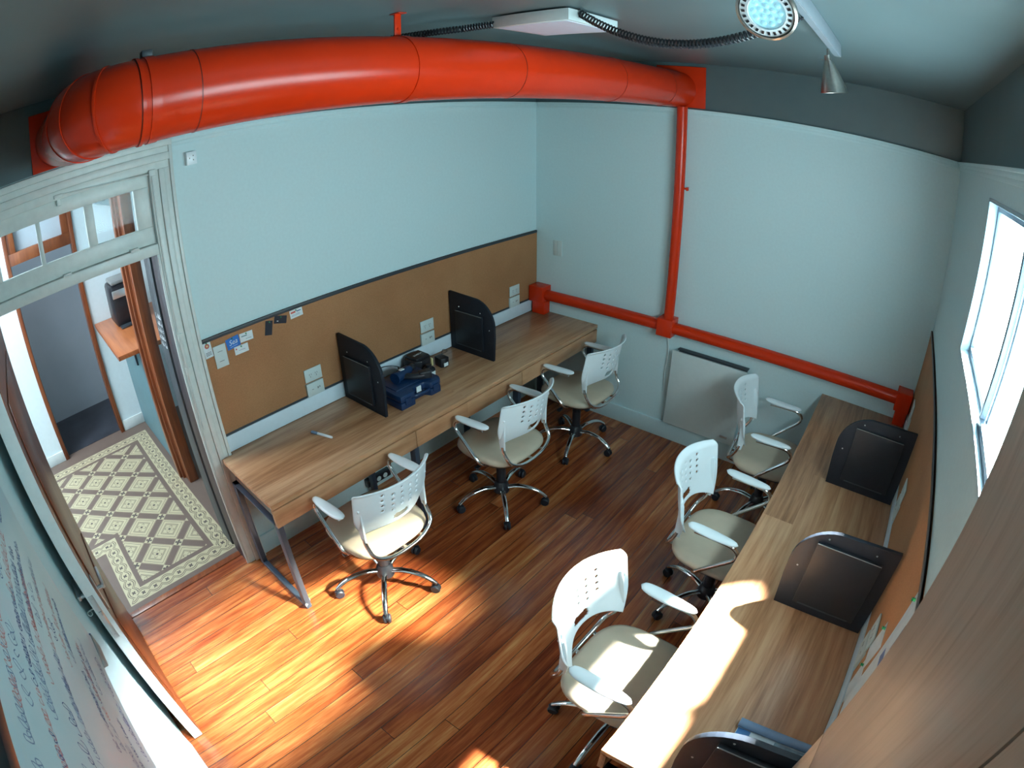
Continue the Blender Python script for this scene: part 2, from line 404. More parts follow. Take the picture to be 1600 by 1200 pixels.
def lever(y, s, nm='door_handle'):
    m = MB(); m.box((LX1 - .075, y, .90), (LX1 - .045, y + s * .006, 1.06), .002)
    m.tube([(LX1 - .06, y, 1.0), (LX1 - .06, y + s * .032, 1.0)], .009, 10)
    m.box((LX1 - .17, y + s * .026, .99), (LX1 - .05, y + s * .040, 1.012), .003); return m.build(nm, 'alu', d2)
lever(LY1, 1); lever(LY0, -1)
m = MB(); m.tube([(LX1 - .055, LY0, .93), (LX1 - .055, LY0 - .03, .93)], .003, 8)
m.tube([(LX1 - .055, LY0 - .03 + .01 * math.cos(a * PI / 6), .918 + .012 * math.sin(a * PI / 6)) for a in range(12)], .0022, 6, closed=True); m.build('key', 'alu', d2)

# window
xg = W + .045
wn = MB()
wn.box((W - .004, WY0, WZ1 - .014), (W + .07, WY1, WZ1), .002); wn.box((W - .004, WY0, WZ0), (W + .07, WY1, WZ0 + .008), .002)
wn.box((W - .004, WY1 - .018, WZ0), (W + .07, WY1, WZ1), .002); wn.box((W - .004, WY0, WZ0), (W + .07, WY0 + .02, WZ1), .002)
win = struct(wn.build('window_1', 'frame_light'))
m = MB()
def sash(m, y0, y1, x):
    z0, z1 = WZ0 + .008, WZ1 - .014; w = .024
    m.box((x, y0, z0), (x + .02, y1, z0 + w), .002); m.box((x, y0, z1 - w), (x + .02, y1, z1), .002)
    m.box((x, y0, z0 + w), (x + .02, y0 + w, z1 - w), .002); m.box((x, y1 - w, z0 + w), (x + .02, y1, z1 - w), .002)
sash(m, -1.975, WY1 - .012, W + .035); sash(m, WY0 + .02, -1.935, W + .012)
m.build('window_sash', 'frame_grey', win)
for y0, y1, x in ((-1.955, -1.31, W + .044), (-3.26, -1.95, W + .021)): MB().box((x, y0, WZ0 + .012), (x + .003, y1, WZ1 - .018)).build('window_pane', 'glass', win, smooth=0)

# ------------------------------------------------------------------ hallway beyond the doorway
HB = -2.42
struct(MB().box((-3.6, -5.2, -.05), (HX + .04, -1.5, -.001)).build('floor_outer', 'tiles'))
struct(MB().box((HX + .015, DY0, -.002), (HX + .06, DY1, .004), .001).build('trim_7', 'brown_wood'))
m = MB(); m.box((HB - .12, -5.2, 0), (HB, -3.66, 2.9)); m.box((HB - .12, -2.985, 0), (HB, -2.0, 2.9)); m.box((HB - .12, -3.66, 2.42), (HB, -2.985, 2.9))
struct(m.build('wall_outer_back', 'hall_wall', smooth=0))
struct(MB().box((HB, -5.2, 0), (HB + .012, -3.66, .10), .002).build('baseboard_outer', 'white_trim'))
struct(MB().box((HB, -2.985, 0), (HB + .012, -2.75, .10), .002).build('baseboard_outer', 'white_trim'))
m = MB()
m.box((HB - .13, -3.665, 0), (HB + .02, -3.625, 2.42), .003); m.box((HB - .13, -3.02, 0), (HB + .02, -2.98, 2.42), .003)
m.box((HB - .10, -3.625, 1.80), (HB + .02, -3.02, 1.90), .003); m.box((HB - .10, -3.625, 1.90), (HB + .01, -3.55, 2.42), .003); m.box((HB - .10, -3.09, 1.90), (HB + .01, -3.02, 2.42), .003)
d3 = struct(m.build('door_3', 'brown_wood'))
MB().box((HB - .06, -3.55, 1.90), (HB - .05, -3.09, 2.42)).build('transom_pane', 'grey_wall', d3, smooth=0)
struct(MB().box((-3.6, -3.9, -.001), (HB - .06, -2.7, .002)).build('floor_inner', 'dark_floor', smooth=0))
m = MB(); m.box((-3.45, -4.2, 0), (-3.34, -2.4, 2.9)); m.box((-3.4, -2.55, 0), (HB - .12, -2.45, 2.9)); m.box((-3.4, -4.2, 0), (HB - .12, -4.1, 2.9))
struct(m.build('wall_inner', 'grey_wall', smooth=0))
struct(MB().box((-3.6, -5.2, 2.9), (HX, -1.5, 2.95)).build('ceiling_outer', 'hall_wall', smooth=0))
m = MB(); m.box((-3.7, -5.3, -.05), (HX, -5.2, 2.95)); m.box((HX, -5.3, -.05), (HX + .1, YN - .19, 2.95)); m.box((HX, YN - .2, ZC), (HX + .1, -1.4, 2.95)); m.box((-3.7, -5.3, -.05), (-3.6, -1.5, 2.95)); struct(m.build('wall_outer_near', 'hall_wall', smooth=0))
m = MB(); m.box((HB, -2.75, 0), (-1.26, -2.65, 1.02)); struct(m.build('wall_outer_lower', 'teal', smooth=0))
m = MB(); m.mi = 0; m.box((HB, -2.75, 2.06), (-1.26, -2.65, 2.9)); m.box((-1.12, -2.72, 2.3), (HX, -2.65, 2.9)); m.box((-.34, -2.72, 0), (HX, -2.65, 2.3))
struct(m.build('wall_outer_upper', 'dark_wall', smooth=0))
m = MB(); m.box((-3.7, -1.6, -.05), (HX, -1.5, 2.95)); struct(m.build('wall_back', 'hall_wall', smooth=0))
m = MB(); m.box((-1.27, -2.80, 0), (-1.21, -2.66, 2.5), .004); m.box((-1.21, -2.78, 0), (-1.18, -2.67, 2.5), .004); m.box((-1.18, -2.76, 0), (-1.08, -2.68, 2.5), .006)
struct(m.build('door_4', 'brown_wood'))
# counter with coffee machine
ct = MB().box((-2.41, -2.965, 1.02), (-1.29, -2.35, 1.055), .003).build('wall_counter', 'counter_wood', origin=(-1.85, -2.65, 1.02))
tag(ct, 'reddish brown wooden counter shelf in the hallway carrying a coffee machine', 'counter')
for x in (-1.75, -1.45): m = MB(); m.prism([(-2.95, 1.0195), (-2.95, .995), (-2.775, .99), (-2.765, .78), (-2.751, .78), (-2.751, 1.0195)], 'x', x - .015, x + .015, .001); m.build('bracket', 'steel', ct)
cm = thing('coffee_machine', 'black pod coffee machine with silver handle on the hallway counter', 'coffee machine', (-2.12, -2.71, 1.056))
m = MB(); m.box((-2.28, -2.81, 1.056), (-1.96, -2.60, 1.40), .03); m.build('body', 'black', cm)
m = MB(); m.box((-2.26, -2.79, 1.402), (-1.98, -2.62, 1.435), .015); m.build('water_tank_lid', 'grey', cm)
m = MB(); m.box((-1.959, -2.80, 1.30), (-1.945, -2.66, 1.365), .006); m.build('front_handle', 'alu', cm)
m = MB(); m.box((-1.97, -2.79, 1.056), (-1.90, -2.64, 1.075), .006); m.build('drip_tray', 'dark_grey', cm)
hb = MB().box((-.36, -2.815, 0), (-.215, -2.80, 1.87), .002).build('chalkboard_panel', 'dark_grey', origin=(-.28, -2.80, 0))
tag(hb, 'tall narrow dark chalkboard panel with white scribbles beside the doorway in the hallway', 'chalkboard')
def scribble(m, origin, ux, uz, nrm, width, h, rng, th=.0016):
    """a run of cursive-looking pen loops; ux = writing direction"""
    o = Vector(origin); ux = Vector(ux); uz = Vector(uz); nrm = Vector(nrm); pts = []; s = 0.; k = rng.uniform(0, 6)
    while s < width:
        a = h * (.45 + .55 * abs(math.sin(k * .37))) * rng.uniform(.7, 1.)
        pts.append(o + ux * (s + h * .30 * math.cos(k * 1.57)) + uz * (a * (.5 + .5 * math.sin(k * 1.57)) + rng.uniform(-.06, .06) * h))
        s += h * rng.uniform(.07, .15); k += 1.
        if rng.random() < .10 and len(pts) > 3:
            ribbon(m, pts, nrm, th); pts = []; s += h * rng.uniform(.2, .7)
    if len(pts) > 3: ribbon(m, pts, nrm, th)
def ribbon(m, pts, nrm, th):
    P = smoothpath(pts, 3); vs = []
    for i, p in enumerate(P):
        d = (P[min(i + 1, len(P) - 1)] - P[max(i - 1, 0)]); d = d.normalized() if d.length > 1e-9 else Vector((1, 0, 0))
        w = d.cross(nrm).normalized() * th * .5
        vs.append((m.bm.verts.new(p - w), m.bm.verts.new(p + w)))
    for (a, b), (c, d) in zip(vs, vs[1:]): m._tag([m.bm.faces.new((a, b, d, c))])
rng = random.Random(3); m = MB()
for z in (1.50, 1.46, 1.42, 1.38, 1.34): scribble(m, (-.23, -2.8165, z), (-1, 0, 0), (0, 0, 1), (0, -1, 0), .11, .03, rng, .004)
m.build('chalk_text', 'card_white', hb, smooth=0)
sg = MB().box((-2.30, -2.765, 2.10), (-1.75, -2.752, 2.55), .002).build('wall_sign', 'dark_grey', origin=(-2.0, -2.76, 2.1))
tag(sg, 'dark hallway sign with stepped white marks seen through the transom window', 'sign')
m = MB()
for i in range(4): m.box((-2.20 + i * .10, -2.768, 2.33 - i * .05), (-2.13 + i * .10, -2.766, 2.37 - i * .05)).box((-2.185 + i * .10, -2.768, 2.375 - i * .05), (-2.145 + i * .10, -2.766, 2.39 - i * .05))
m.build('sign_marking', 'card_white', sg, smooth=0)

#@@FURN
# ------------------------------------------------------------------ desks
def desk(name, label, mirror, parent=None):
    """mirror = -1 for the right hand desk; local d = distance from its wall"""
    X = (lambda d: d) if mirror > 0 else (lambda d: W - d)
    D = .593 if mirror > 0 else .626
    Y0 = -2.755; o = thing(name, label, 'desk', (X(D / 2), Y0 / 2, 0))
    m = MB()
    pts = [(X(.012), Y0), (X(D), Y0), (X(D), -.004), (X(.012), -.004)]
    if mirror > 0: pts = [(X(.042), Y0), (X(D), Y0), (X(D), -.004), (X(.012), -.004), (X(.012), CY + .004), (X(.042), CY + .004)]
    m.prism(pts, 'z', .722, .75, .0015); m.build('tabletop', 'desk', o)
    n = 3; L = (-.004 - Y0) / n
    for i in range(n):
        y0 = Y0 + i * L + .002; y1 = Y0 + (i + 1) * L - .002
        m = MB(); m.box((X(D - .022), y0, .610), (X(D - .001), y1, .7135), .0015)
        m.build('drawer', 'desk', o)
    for i in range(n + 1):
        y = Y0 + .006 + i * (-.004 - Y0 - .055) / n; w = .045; t = .022
        m = MB()
        m.box((X(.062), y, .03), (X(.062 + w), y + t * 1.4, .608), .002); m.box((X(D - .012 - w), y, .03), (X(D - .012), y + t * 1.4, .608), .002)
        m.box((X(.062), y, .006), (X(D - .012), y + t * 1.4, .032), .002); m.box((X(.062), y, .60), (X(D - .03), y + t * 1.4, .608), .002)
        lf = m.build('leg_frame', 'steel', o)
        for xx in (.085, D - .035): m = MB(); m.lathe([(.012, 0), (.012, .007)], 12, (X(xx), y + .015, 0)); m.build('foot', 'black', lf)
        if mirror > 0 and i == 0:
            m = MB(); r_ = random.Random(1)
            for k in range(9):
                a = (X(D - .035) + r_.uniform(-.026, .026), y + r_.uniform(-.004, .034), .004 + k * .006)
                m.box(a, (a[0] + .012, a[1] + .006, a[2] + .014), .001, Matrix.Rotation(r_.uniform(-1, 1), 4, 'Y'))
            m.build('torn_wrapping', 'alu', lf)
    return o
desk('long_desk', 'long oak desk on dark steel frames under the card-pinned cork board, beginning beside the doorway', 1)
desk('long_desk', 'long oak desk below the window wall, sunlit at its near end', -1)

# ------------------------------------------------------------------ desk dividers
def divider(y, mirror, label, poc):
    X = (lambda d: d) if mirror > 0 else (lambda d: W - d)
    d0 = .022; pts = [(d0, .751), (.405, .751), (.415, .90)] + [(.415 - .175 + q[0], .975 + q[1]) for q in arc(0, 0, .175, 0, 82, 10)] + [(d0, 1.158)]
    o = thing('desk_divider', label, 'desk divider', (X(.2), y, .751), 'black desk dividers')
    m = MB(); m.prism([(X(a), b_) for a, b_ in pts], 'y', y, y + .018, .0012); m.build('panel', 'divider', o)
    s = poc; yy = y if s < 0 else y + .018
    p0, p1, q0, q1 = (.085, .325, .80, 1.04) if mirror > 0 else (.075, .335, .80, 1.095)
    m = MB(); m.box((X(p0), yy, q0), (X(p1), yy + s * .016, q1), .002); pk = m.build('pocket', 'pocket', o)
    m = MB(); m.box((X(.095), yy + s * .0155, .802), (X(.315), yy + s * .0175, .808)); m.build('pocket_slot', 'dark_grey', pk)
    m = MB(); m.tube([(X(p0 + .002), yy + s * .0165, q1), (X(p1 - .002), yy + s * .0165, q1)], .0018, 6); m.build('pocket_lip', 'grey', pk)
    for dx, z in ((.11, q1 + .025), (.30, q1 + .02), (.375, .96)): m = MB(); m.lathe([(.004, 0), (.003, .0015)], 8, (X(dx), yy, z), (0, s, 0)); m.build('screw', 'alu', o)
    return o
divider(-1.888, 1, 'black divider standing close beside the blue tool case', -1)
divider(-.985, 1, 'black divider between the battery charger and the red pipe corner', -1)
divider(-.985, -1, 'black divider on the window side desk nearest the far wall and red pipe', -1)
divider(-1.885, -1, 'black divider in the middle of the window side desk, casting a pointed shadow', -1)
divider(-2.745, -1, 'black divider at the sunlit near end of the desk in front of the magazine', -1)

# ------------------------------------------------------------------ chairs
def shell_bm():
    t = bmesh.new(); NU, NV = 84, 60
    def w(v): return .172 + .046 * math.sin(min(v / .45, 1) * PI / 2) - .006 * max(0, (v - .8) / .2) ** 2
    def P(u, v):
        q = max(0, (v - .89) / .11)
        z = .588 + .290 * v + .042 * (1 - abs(u) ** 3) * (1 - v) ** 3 + .012 * (1 - u * u) * v ** 3 - .010 * q ** 2
        x = -.233 - .052 * v + .082 * abs(u) ** 2.1 - .022 * q ** 1.6
        return Vector((x, u * w(v), z))
    g = [[t.verts.new(P(-1 + 2 * i / NU, j / NV)) for i in range(NU + 1)] for j in range(NV + 1)]
    fs = []
    for j in range(NV):
        for i in range(NU): fs.append(t.faces.new((g[j][i], g[j][i + 1], g[j + 1][i + 1], g[j + 1][i])))
    holes = []
    for r_ in range(4):
        for c in range(5):
            holes.append((-.100 + .050 * c, .832 - .032 * r_ - (.0 if c % 2 == 0 else .016), .0082))
    dead = set(); 
    def inslot(y, z): 
        return max(abs(y) - .032, 0) ** 2 + max(abs(z - .665) - .006, 0) ** 2 < .013 ** 2
    for f in fs:
        c = f.calc_center_median()
        if inslot(c.y, c.z): dead.add(f); continue
        for y, z, r in holes:
            if (c.y - y) ** 2 + (c.z - z) ** 2 < (r * .95) ** 2: dead.add(f); break
    bmesh.ops.delete(t, geom=list(dead), context='FACES')
    for v in t.verts:
        if v.is_boundary:
            for y, z, r in holes:
                d = math.hypot(v.co.y - y, v.co.z - z)
                if 1e-6 < d < r * 1.9:
                    v.co.y = y + (v.co.y - y) * r / d; v.co.z = z + (v.co.z - z) * r / d
    return t
def make_chair():
    o = thing('office_chair', '', 'office chair', (0, 0, 0), 'white backed office chairs at the two desks')
    # seat
    def sq(a, b_, z, n=40, e=3.2, cx=0.):
        return [(cx + a * math.copysign(abs(math.cos(k * 2 * PI / n)) ** (2 / e), math.cos(k * 2 * PI / n)), b_ * math.copysign(abs(math.sin(k * 2 * PI / n)) ** (2 / e), math.sin(k * 2 * PI / n)), z) for k in range(n)]
    def loft(m, rings):
        R = [[m.bm.verts.new(p) for p in r] for r in rings]; n = len(R[0])
        for A, B in zip(R, R[1:]):
            for k in range(n): m._tag([m.bm.faces.new((A[k], A[(k + 1) % n], B[(k + 1) % n], B[k]))])
        m._tag([m.bm.faces.new(R[0][::-1]), m.bm.faces.new(R[-1])])
    m = MB(); loft(m, [sq(.20, .205, .435), sq(.217, .222, .440), sq(.225, .23, .455), sq(.222, .227, .470), sq(.205, .21, .482), sq(.15, .16, .488), sq(.07, .07, .489)]); m.build('seat', 'beige', o, smooth=60)
    m = MB(); loft(m, [sq(.185, .19, .418), sq(.205, .21, .425), sq(.212, .217, .436)]); m.build('seat_pan', 'black', o, smooth=60)
    # backrest
    t = shell_bm(); me = bpy.data.meshes.new('backrest'); t.to_mesh(me); t.free(); me.materials.append(M['white_plastic'])
    br = bpy.data.objects.new('backrest', me); col.objects.link(br); br.parent = o
    sm = br.modifiers.new('s', 'SOLIDIFY'); sm.thickness = .007; sm.offset = 0
    me.polygons.foreach_set('use_smooth', [True] * len(me.polygons)); me.set_sharp_from_angle(angle=math.radians(40))
    for s in (-1, 1):
        m = MB(); m.prism([(-.196, .562), (-.166, .562), (-.156, .62), (-.176, .74), (-.192, .79), (-.206, .78), (-.196, .68)], 'y', s * .183 - (.012 if s < 0 else .0), s * .183 + (.012 if s > 0 else .0), .004)
        m.build('side_bracket', 'white_plastic', br)
        m = MB(); m.lathe([(.012, 0), (.010, .008)], 12, (-.194, s * .196, .765), (0, s, 0)); m.build('pivot_cap', 'white_plastic', br)
    # tubes
    m = MB()
    m.tube(smoothpath([(-.181, -.189, .59), (-.194, -.191, .545), (-.228, -.178, .490), (-.243, -.105, .449), (-.247, 0, .438), (-.243, .105, .449), (-.228, .178, .490), (-.194, .191, .545), (-.181, .189, .59)], 6), .0105, 12)
    m.tube([(-.246, 0, .436), (-.16, 0, .424)], .011, 10)
    for s in (-.05, .05): m.tube(smoothpath([(-.24, s * 2.4, .447), (-.20, s * 2.2, .43), (-.12, s * 2, .422)], 4), .009, 10)
    m.build('back_tube', 'chrome', o)
    for s in (-1, 1):
        pad = MB(); n = 22; rings = []
        for i in range(n + 1):
            q = i / n; x = -.125 + .25 * q
            hw = .028 * (1 - abs(2 * q - 1) ** 7) ** .5 * (.62 + .38 * math.sin(PI * min(.12 + q * .95, 1))) + .002
            hh = .012 * (1 - abs(2 * q - 1) ** 6) ** .5 + .001; zc = .700 + .010 * (1 - q) ** 2 - .004 * q
            rings.append([pad.bm.verts.new((x, s * .240 + hw * math.cos(a * PI / 8), zc + hh * (math.sin(a * PI / 8)))) for a in range(16)])
        for A, B in zip(rings, rings[1:]):
            for k in range(16): pad.bm.faces.new((A[k], A[(k + 1) % 16], B[(k + 1) % 16], B[k]))
        pad.bm.faces.new(rings[0][::-1]); pad.bm.faces.new(rings[-1])
        ar = pad.build('armrest', 'white_plastic', o, smooth=60)
        m = MB(); m.tube(smoothpath([(-.085, s * .24, .683), (.06, s * .24, .682), (.112, s * .24, .672), (.135, s * .24, .642), (.122, s * .24, .605), (.06, s * .24, .545), (-.02, s * .238, .468), (-.045, s * .228, .436), (-.055, s * .19, .422), (-.055, s * .08, .420)], 5), .0105, 12); m.build('arm_tube', 'chrome', ar)
    # mechanism + column
    m = MB(); m.box((-.13, -.09, .395), (.13, .09, .419), .006); m.box((-.07, -.045, .36), (.07, .045, .396), .006); m.lathe([(.030, .0), (.030, .16), (.022, .16), (.022, .25)], 20, (0, 0, .125)); m.build('gas_column', 'black', o)
    m = MB(); m.tube([(.0, .05, .395), (0, .15, .385), (0, .20, .38)], .005, 8); m.box((-.012, .185, .374), (.012, .225, .386), .003); m.build('height_lever', 'black', o)
    m = MB(); m.lathe([(.050, .0), (.052, .02), (.044, .055), (.034, .075)], 24, (0, 0, .085)); bs = m.build('base_hub', 'black', o)
    for k in range(5):
        a = 2 * PI * k / 5; c, s_ = math.cos(a), math.sin(a)
        m = MB(); pth = [(.040, .118), (.10, .132), (.16, .130), (.215, .115), (.255, .092), (.285, .066)]
        m.tube([(r * c, r * s_, z) for r, z in [(p.x, p.y) for p in smoothpath([(r, z, 0) for r, z in pth], 4)]], [.017 - .004 * i / 20 for i in range(21)], 12, flat=.75)
        lg = m.build('base_leg', 'chrome', o)
        m = MB(); cx, cy = .287 * c, .287 * s_; px, py = -s_, c
        m.tube([(cx, cy, .072), (cx, cy, .045)], .007, 8)
        for q in (-1, 1): m.lathe([(.012, 0), (.024, .002), (.0265, .006), (.0265, .012), (.022, .018)], 18, (cx - .008 * c + px * q * .002, cy - .008 * s_ + py * q * .002, .0268), (px * q, py * q, 0))
        m.box((cx - .014, cy - .014, .028), (cx + .014, cy + .014, .052), .004)
        m.build('caster', 'caster', lg)
    return o
def copy_tree(o, parent=None):
    c = o.copy(); col.objects.link(c); c.parent = parent
    for ch in list(o.children): copy_tree(ch, c)
    return c
chairs = [
    (.745, -2.298, 180, 30, 'white backed office chair nearest the doorway, its back sunlit, casting shadows on the floor'),
    (.750, -1.330, 180, 29, 'white backed office chair in the middle of the row under the card-pinned board'),
    (.748, -.490, 178, 2, 'white backed office chair tucked under the tool desk next to the far wall'),
    (2.195, -2.290, 0, 53, 'overexposed white office chair in strong sun at the near end of the window side desk'),
    (2.190, -1.375, 0, 18, 'white backed office chair in the middle of the window side desk row'),
    (2.160, -.480, 6, 37, 'white backed office chair in front of the wall heater panel by the far wall'),
]
proto = make_chair()
for i, (x, y, rz, br, lab) in enumerate(chairs):
    o = proto if i == 0 else copy_tree(proto)
    o.location = (x, y, 0); o.rotation_euler = (0, 0, math.radians(rz)); o['label'] = lab
    for ch in o.children:
        if ch.name.startswith(('base_leg', 'base_hub')): ch.rotation_euler = (0, 0, math.radians(br - rz))
for ob in bpy.data.objects:
    if '_w' in ob and ob.name.startswith(('office_chair',)): del ob['_w']

#@@WALLS
# ------------------------------------------------------------------ cork boards
def corkboard(label, mirror, z0, z1, y0, y1, notches):
    X = (lambda d: d) if mirror > 0 else (lambda d: W - d)
    o = thing('cork_board', label, 'cork board', (X(.006), (y0 + y1) / 2, z0))
    # panel with notches for the outlet plates
    pts = [(y0, z0)]
    for a, b_, h in notches: pts += [(a, z0), (a, h), (b_, h), (b_, z0)]
    pts += [(y1, z0), (y1, z1), (y0, z1)]
    m = MB(); m.prism(pts, 'x', X(.001), X(.010)); m.build('cork_sheet', 'cork', o, smooth=0)
    m = MB(); m.box((X(.001), y0, z1 - .020), (X(.0125), y1, z1), .001)
    e = [y0] + [v for a, b_, h in notches for v in (a, b_)] + [y1]
    for i in range(0, len(e), 2): m.box((X(.001), e[i], z0), (X(.0125), e[i + 1], z0 + .013), .001)
    m.build('border_strip', 'dark_grey', o); return o
PL = [(-2.136, -2.02), (-1.249, -1.132), (-.347, -.231)]
corkboard('wide cork board with pinned business cards above the tool desk', 1, .846, 1.396, -2.688, -.003, [(a - .003, b_ + .003, .928) for a, b_ in PL])
corkboard('long cork board under the window carrying pale pinned papers', -1, .80, 1.381, -2.745, -.02, [(a - .003, b_ + .003, .928) for a, b_ in PL])

def plate(loc, size, nrm, label, cat, holes=None, group=None, name='outlet_plate', mat='plate', th=.006):
    """wall plate centred at loc, size (width,height), nrm in '+x','-x','-y'"""
    x, y, z = loc; w, h = size; o = thing(name, label, cat, loc, group); m = MB()
    if nrm == '-y':
        m.box((x - w / 2, y, z - h / 2), (x + w / 2, y - th, z + h / 2), .0015)
    else:
        s = 1 if nrm == '+x' else -1
        m.box((x, y - w / 2, z - h / 2), (x + s * th, y + w / 2, z + h / 2), .0015)
    m.build('cover', mat, o)
    for grp_ in ([h_ for h_ in holes or [] if h_[0] < 0], [h_ for h_ in holes or [] if h_[0] > 0], [h_ for h_ in holes or [] if h_[0] == 0 and h_[1] > 0], [h_ for h_ in holes or [] if h_[0] == 0 and h_[1] <= 0]):
        md = MB()
        for (a, b_, hw, hh) in grp_:
            if nrm == '-y': md.box((x + a - hw, y - th - .0006, z + b_ - hh), (x + a + hw, y - th + .001, z + b_ + hh))
            else: md.box((x + s * (th - .001), y + a - hw, z + b_ - hh), (x + s * (th + .0006), y + a + hw, z + b_ + hh))
        if grp_: md.build('slot_pattern', 'grey', o, smooth=0)
    return o
SOCK = [(-.026, .004, .0014, .005), (-.014, .004, .0014, .005), (-.020, -.010, .0014, .005), (.014, .004, .0014, .005), (.026, .004, .0014, .005), (.020, -.010, .0014, .005)]
RJ = [(.016, .0, .004, .006), (.028, .002, .003, .005), (-.02, 0, .006, .0015)]
where = ['above the tool desk, nearest the doorway', 'above the battery charger', 'beside the red pipe corner above the tool desk']
for (a, b_), wh in zip(PL, where):
    yc = (a + b_) / 2
    plate((.0125, yc, .975), (.115, .078), '+x', 'white socket plate in the cork ' + wh, 'socket', SOCK, 'socket plates in the cork boards')
    plate((.002, yc, .886), (.115, .080), '+x', 'white network plate below the socket plate ' + wh, 'socket', RJ, 'network plates below the sockets', th=.018)
where = ['window wall by the sunlit desk end', 'window wall between two black dividers', 'window wall nearest the red pipe']
for (a, b_), wh in zip(PL, where):
    yc = (a + b_) / 2
    plate((W - .0125, yc, .975), (.115, .078), '-x', 'cork-mounted socket plate on the ' + wh, 'socket', SOCK, 'socket plates in the cork boards')
    plate((W - .002, yc, .886), (.115, .080), '-x', 'low network plate on the ' + wh, 'socket', RJ, 'network plates below the sockets', th=.018)
plate((.0125, -2.599, 1.283), (.072, .118), '+x', 'white double light switch set among the cards on the cork board', 'light switch', [(.0, .026, .014, .0012), (0, -.026, .014, .0012)], name='light_switch')
plate((0, -2.593, 2.278), (.052, .062), '+x', 'small bright white socket high on the wall beside the door casing', 'socket', [(-.011, 0, .0025, .003), (.008, .010, .0025, .003), (.008, -.010, .0025, .003)], mat='white_plastic', th=.03)
plate((.208, 0, 1.281), (.078, .120), '-y', 'faint blank switch plate between the room corner and the red vertical pipe', 'light switch', [(0, 0, .0008, .055)], name='light_switch', mat='plate')

# pinned cards on the left cork board
def card(name, label, cat, y, z, w, h, rot, mat, grp='cards pinned to the wide cork board', x=.0102, th=.0012):
    o = thing(name, label, cat, (x, y, z), grp); o['_w'] = (0, 0, 0)
    MB().box((0, -w / 2, -h / 2), (th, w / 2, h / 2)).build('sheet', mat, o, smooth=0)
    m = MB(); m.lathe([(.004, 0), (.0035, .004), (.002, .006)], 10, (th, 0, h / 2 - .007), (1, 0, 0)); m.build('pin', 'green_pin', o)
    o.rotation_euler = (math.radians(rot), 0, 0); return o
RT = (PI / 2, 0, PI / 2)
def ctext(o, body, size, mat, y, z, sh=0.): text(body, size, mat, o, (.0016, y, z), RT, shear=sh, extrude=.0002)
c = card('business_card', 'upright white card with a red round logo beside the light switch', 'card', -2.661, 1.338, .046, .085, 3, 'card_white')
m = MB(); m.lathe([(.013, 0), (.013, .0008)], 16, (.0012, 0, .020), (1, 0, 0)); m.build('logo', 'ink_red', c)
m = MB(); m.lathe([(.006, 0), (.006, .0008)], 12, (.0018, 0, .020), (1, 0, 0)); m.build('logo_centre', 'yellow', c)
ctext(c, '.....', .010, 'ink_red', 0, -.004)
for i in range(3): MB().box((.0012, -.016, -.016 - .007 * i), (.0016, .016, -.0135 - .007 * i)).build('print_line', 'ink', c, smooth=0)
c = card('business_card', 'bright blue card with a short white script word', 'card', -2.515, 1.325, .078, .058, 6, 'card_blue')
ctext(c, 'Sea', .038, 'card_white', 0, .002, .3)
MB().box((.0012, -.022, -.020), (.0016, .024, -.0185)).build('print_line', 'card_white', c, smooth=0)
c = card('business_card', 'white card overlapping the top corner of the blue card', 'card', -2.434, 1.330, .078, .047, -1, 'card_white', x=.0115)
MB().box((.0012, -.030, .004), (.0016, .004, .009)).build('print_line', 'teal', c, smooth=0); MB().box((.0012, -.006, -.012), (.0016, .028, -.0105)).build('print_line', 'ink', c, smooth=0)
c = card('business_card', 'white card with a tiny red mark pinned below the blue card', 'card', -2.475, 1.275, .082, .044, 0, 'card_white', x=.0115)
MB().box((.0012, -.034, .004), (.0016, -.026, .012)).build('logo', 'ink_red', c, smooth=0); MB().box((.0012, -.016, -.004), (.0016, .022, -.0025)).build('print_line', 'ink_blue', c, smooth=0)
card('tag_card', 'upright dark card hanging from a pin', 'card', -2.296, 1.327, .044, .078, -14, 'card_dark')
c = card('tag_card', 'tilted horizontal dark card with a pale pin', 'card', -2.219, 1.349, .078, .042, -16, 'card_dark')
MB().box((.0012, -.022, -.010), (.0016, -.012, -.006)).build('logo', 'card_white', c, smooth=0)
c = card('business_card', 'white card with a dark red heading beside the tilted dark card', 'card', -2.117, 1.353, .080, .046, 3, 'card_white')
MB().box((.0012, -.034, .004), (.0016, -.004, .014)).build('heading', 'ink_red', c, smooth=0); MB().box((.0012, .004, .006), (.0016, .030, .011)).build('logo', 'ink_blue', c, smooth=0)
for i in range(2): MB().box((.0012, -.030, -.006 - .006 * i), (.0016, .020, -.0045 - .006 * i)).build('print_line', 'ink_faint_blue', c, smooth=0)

# papers on the right cork board
def paper(label, y, z, w, h, rot, mat='card_white', x=W - .0102, name='pinned_paper'):
    o = thing(name, label, 'paper', (x, y, z), 'papers pinned under the window'); o['_w'] = (0, 0, 0)
    MB().box((0, -w / 2, -h / 2), (-.001, w / 2, h / 2)).build('sheet', mat, o, smooth=0)
    m = MB(); m.lathe([(.006, 0), (.004, .005), (.006, .011)], 10, (-.001, w / 2 - .02, h / 2 - .012), (-1, 0, 0)); m.build('pin', 'green_pin', o)
    o.rotation_euler = (math.radians(rot), 0, 0); return o
p1 = paper('large pale blue poster pinned at the cabinet end of the window side cork board', -2.47, 1.105, .40, .50, 0)
MB().box((-.0014, -.10, .10), (-.0010, .12, .20)).build('printed_block', 'ink_blue', p1, smooth=0); MB().box((-.0014, .06, .02), (-.0010, .16, .06)).build('printed_block', 'ink_blue', p1, smooth=0)
paper('small white paper pinned beside the large poster', -2.19, 1.03, .10, .15, 8)
paper('white paper pinned lower, just above the desk by the poster', -2.235, .90, .09, .13, -6)

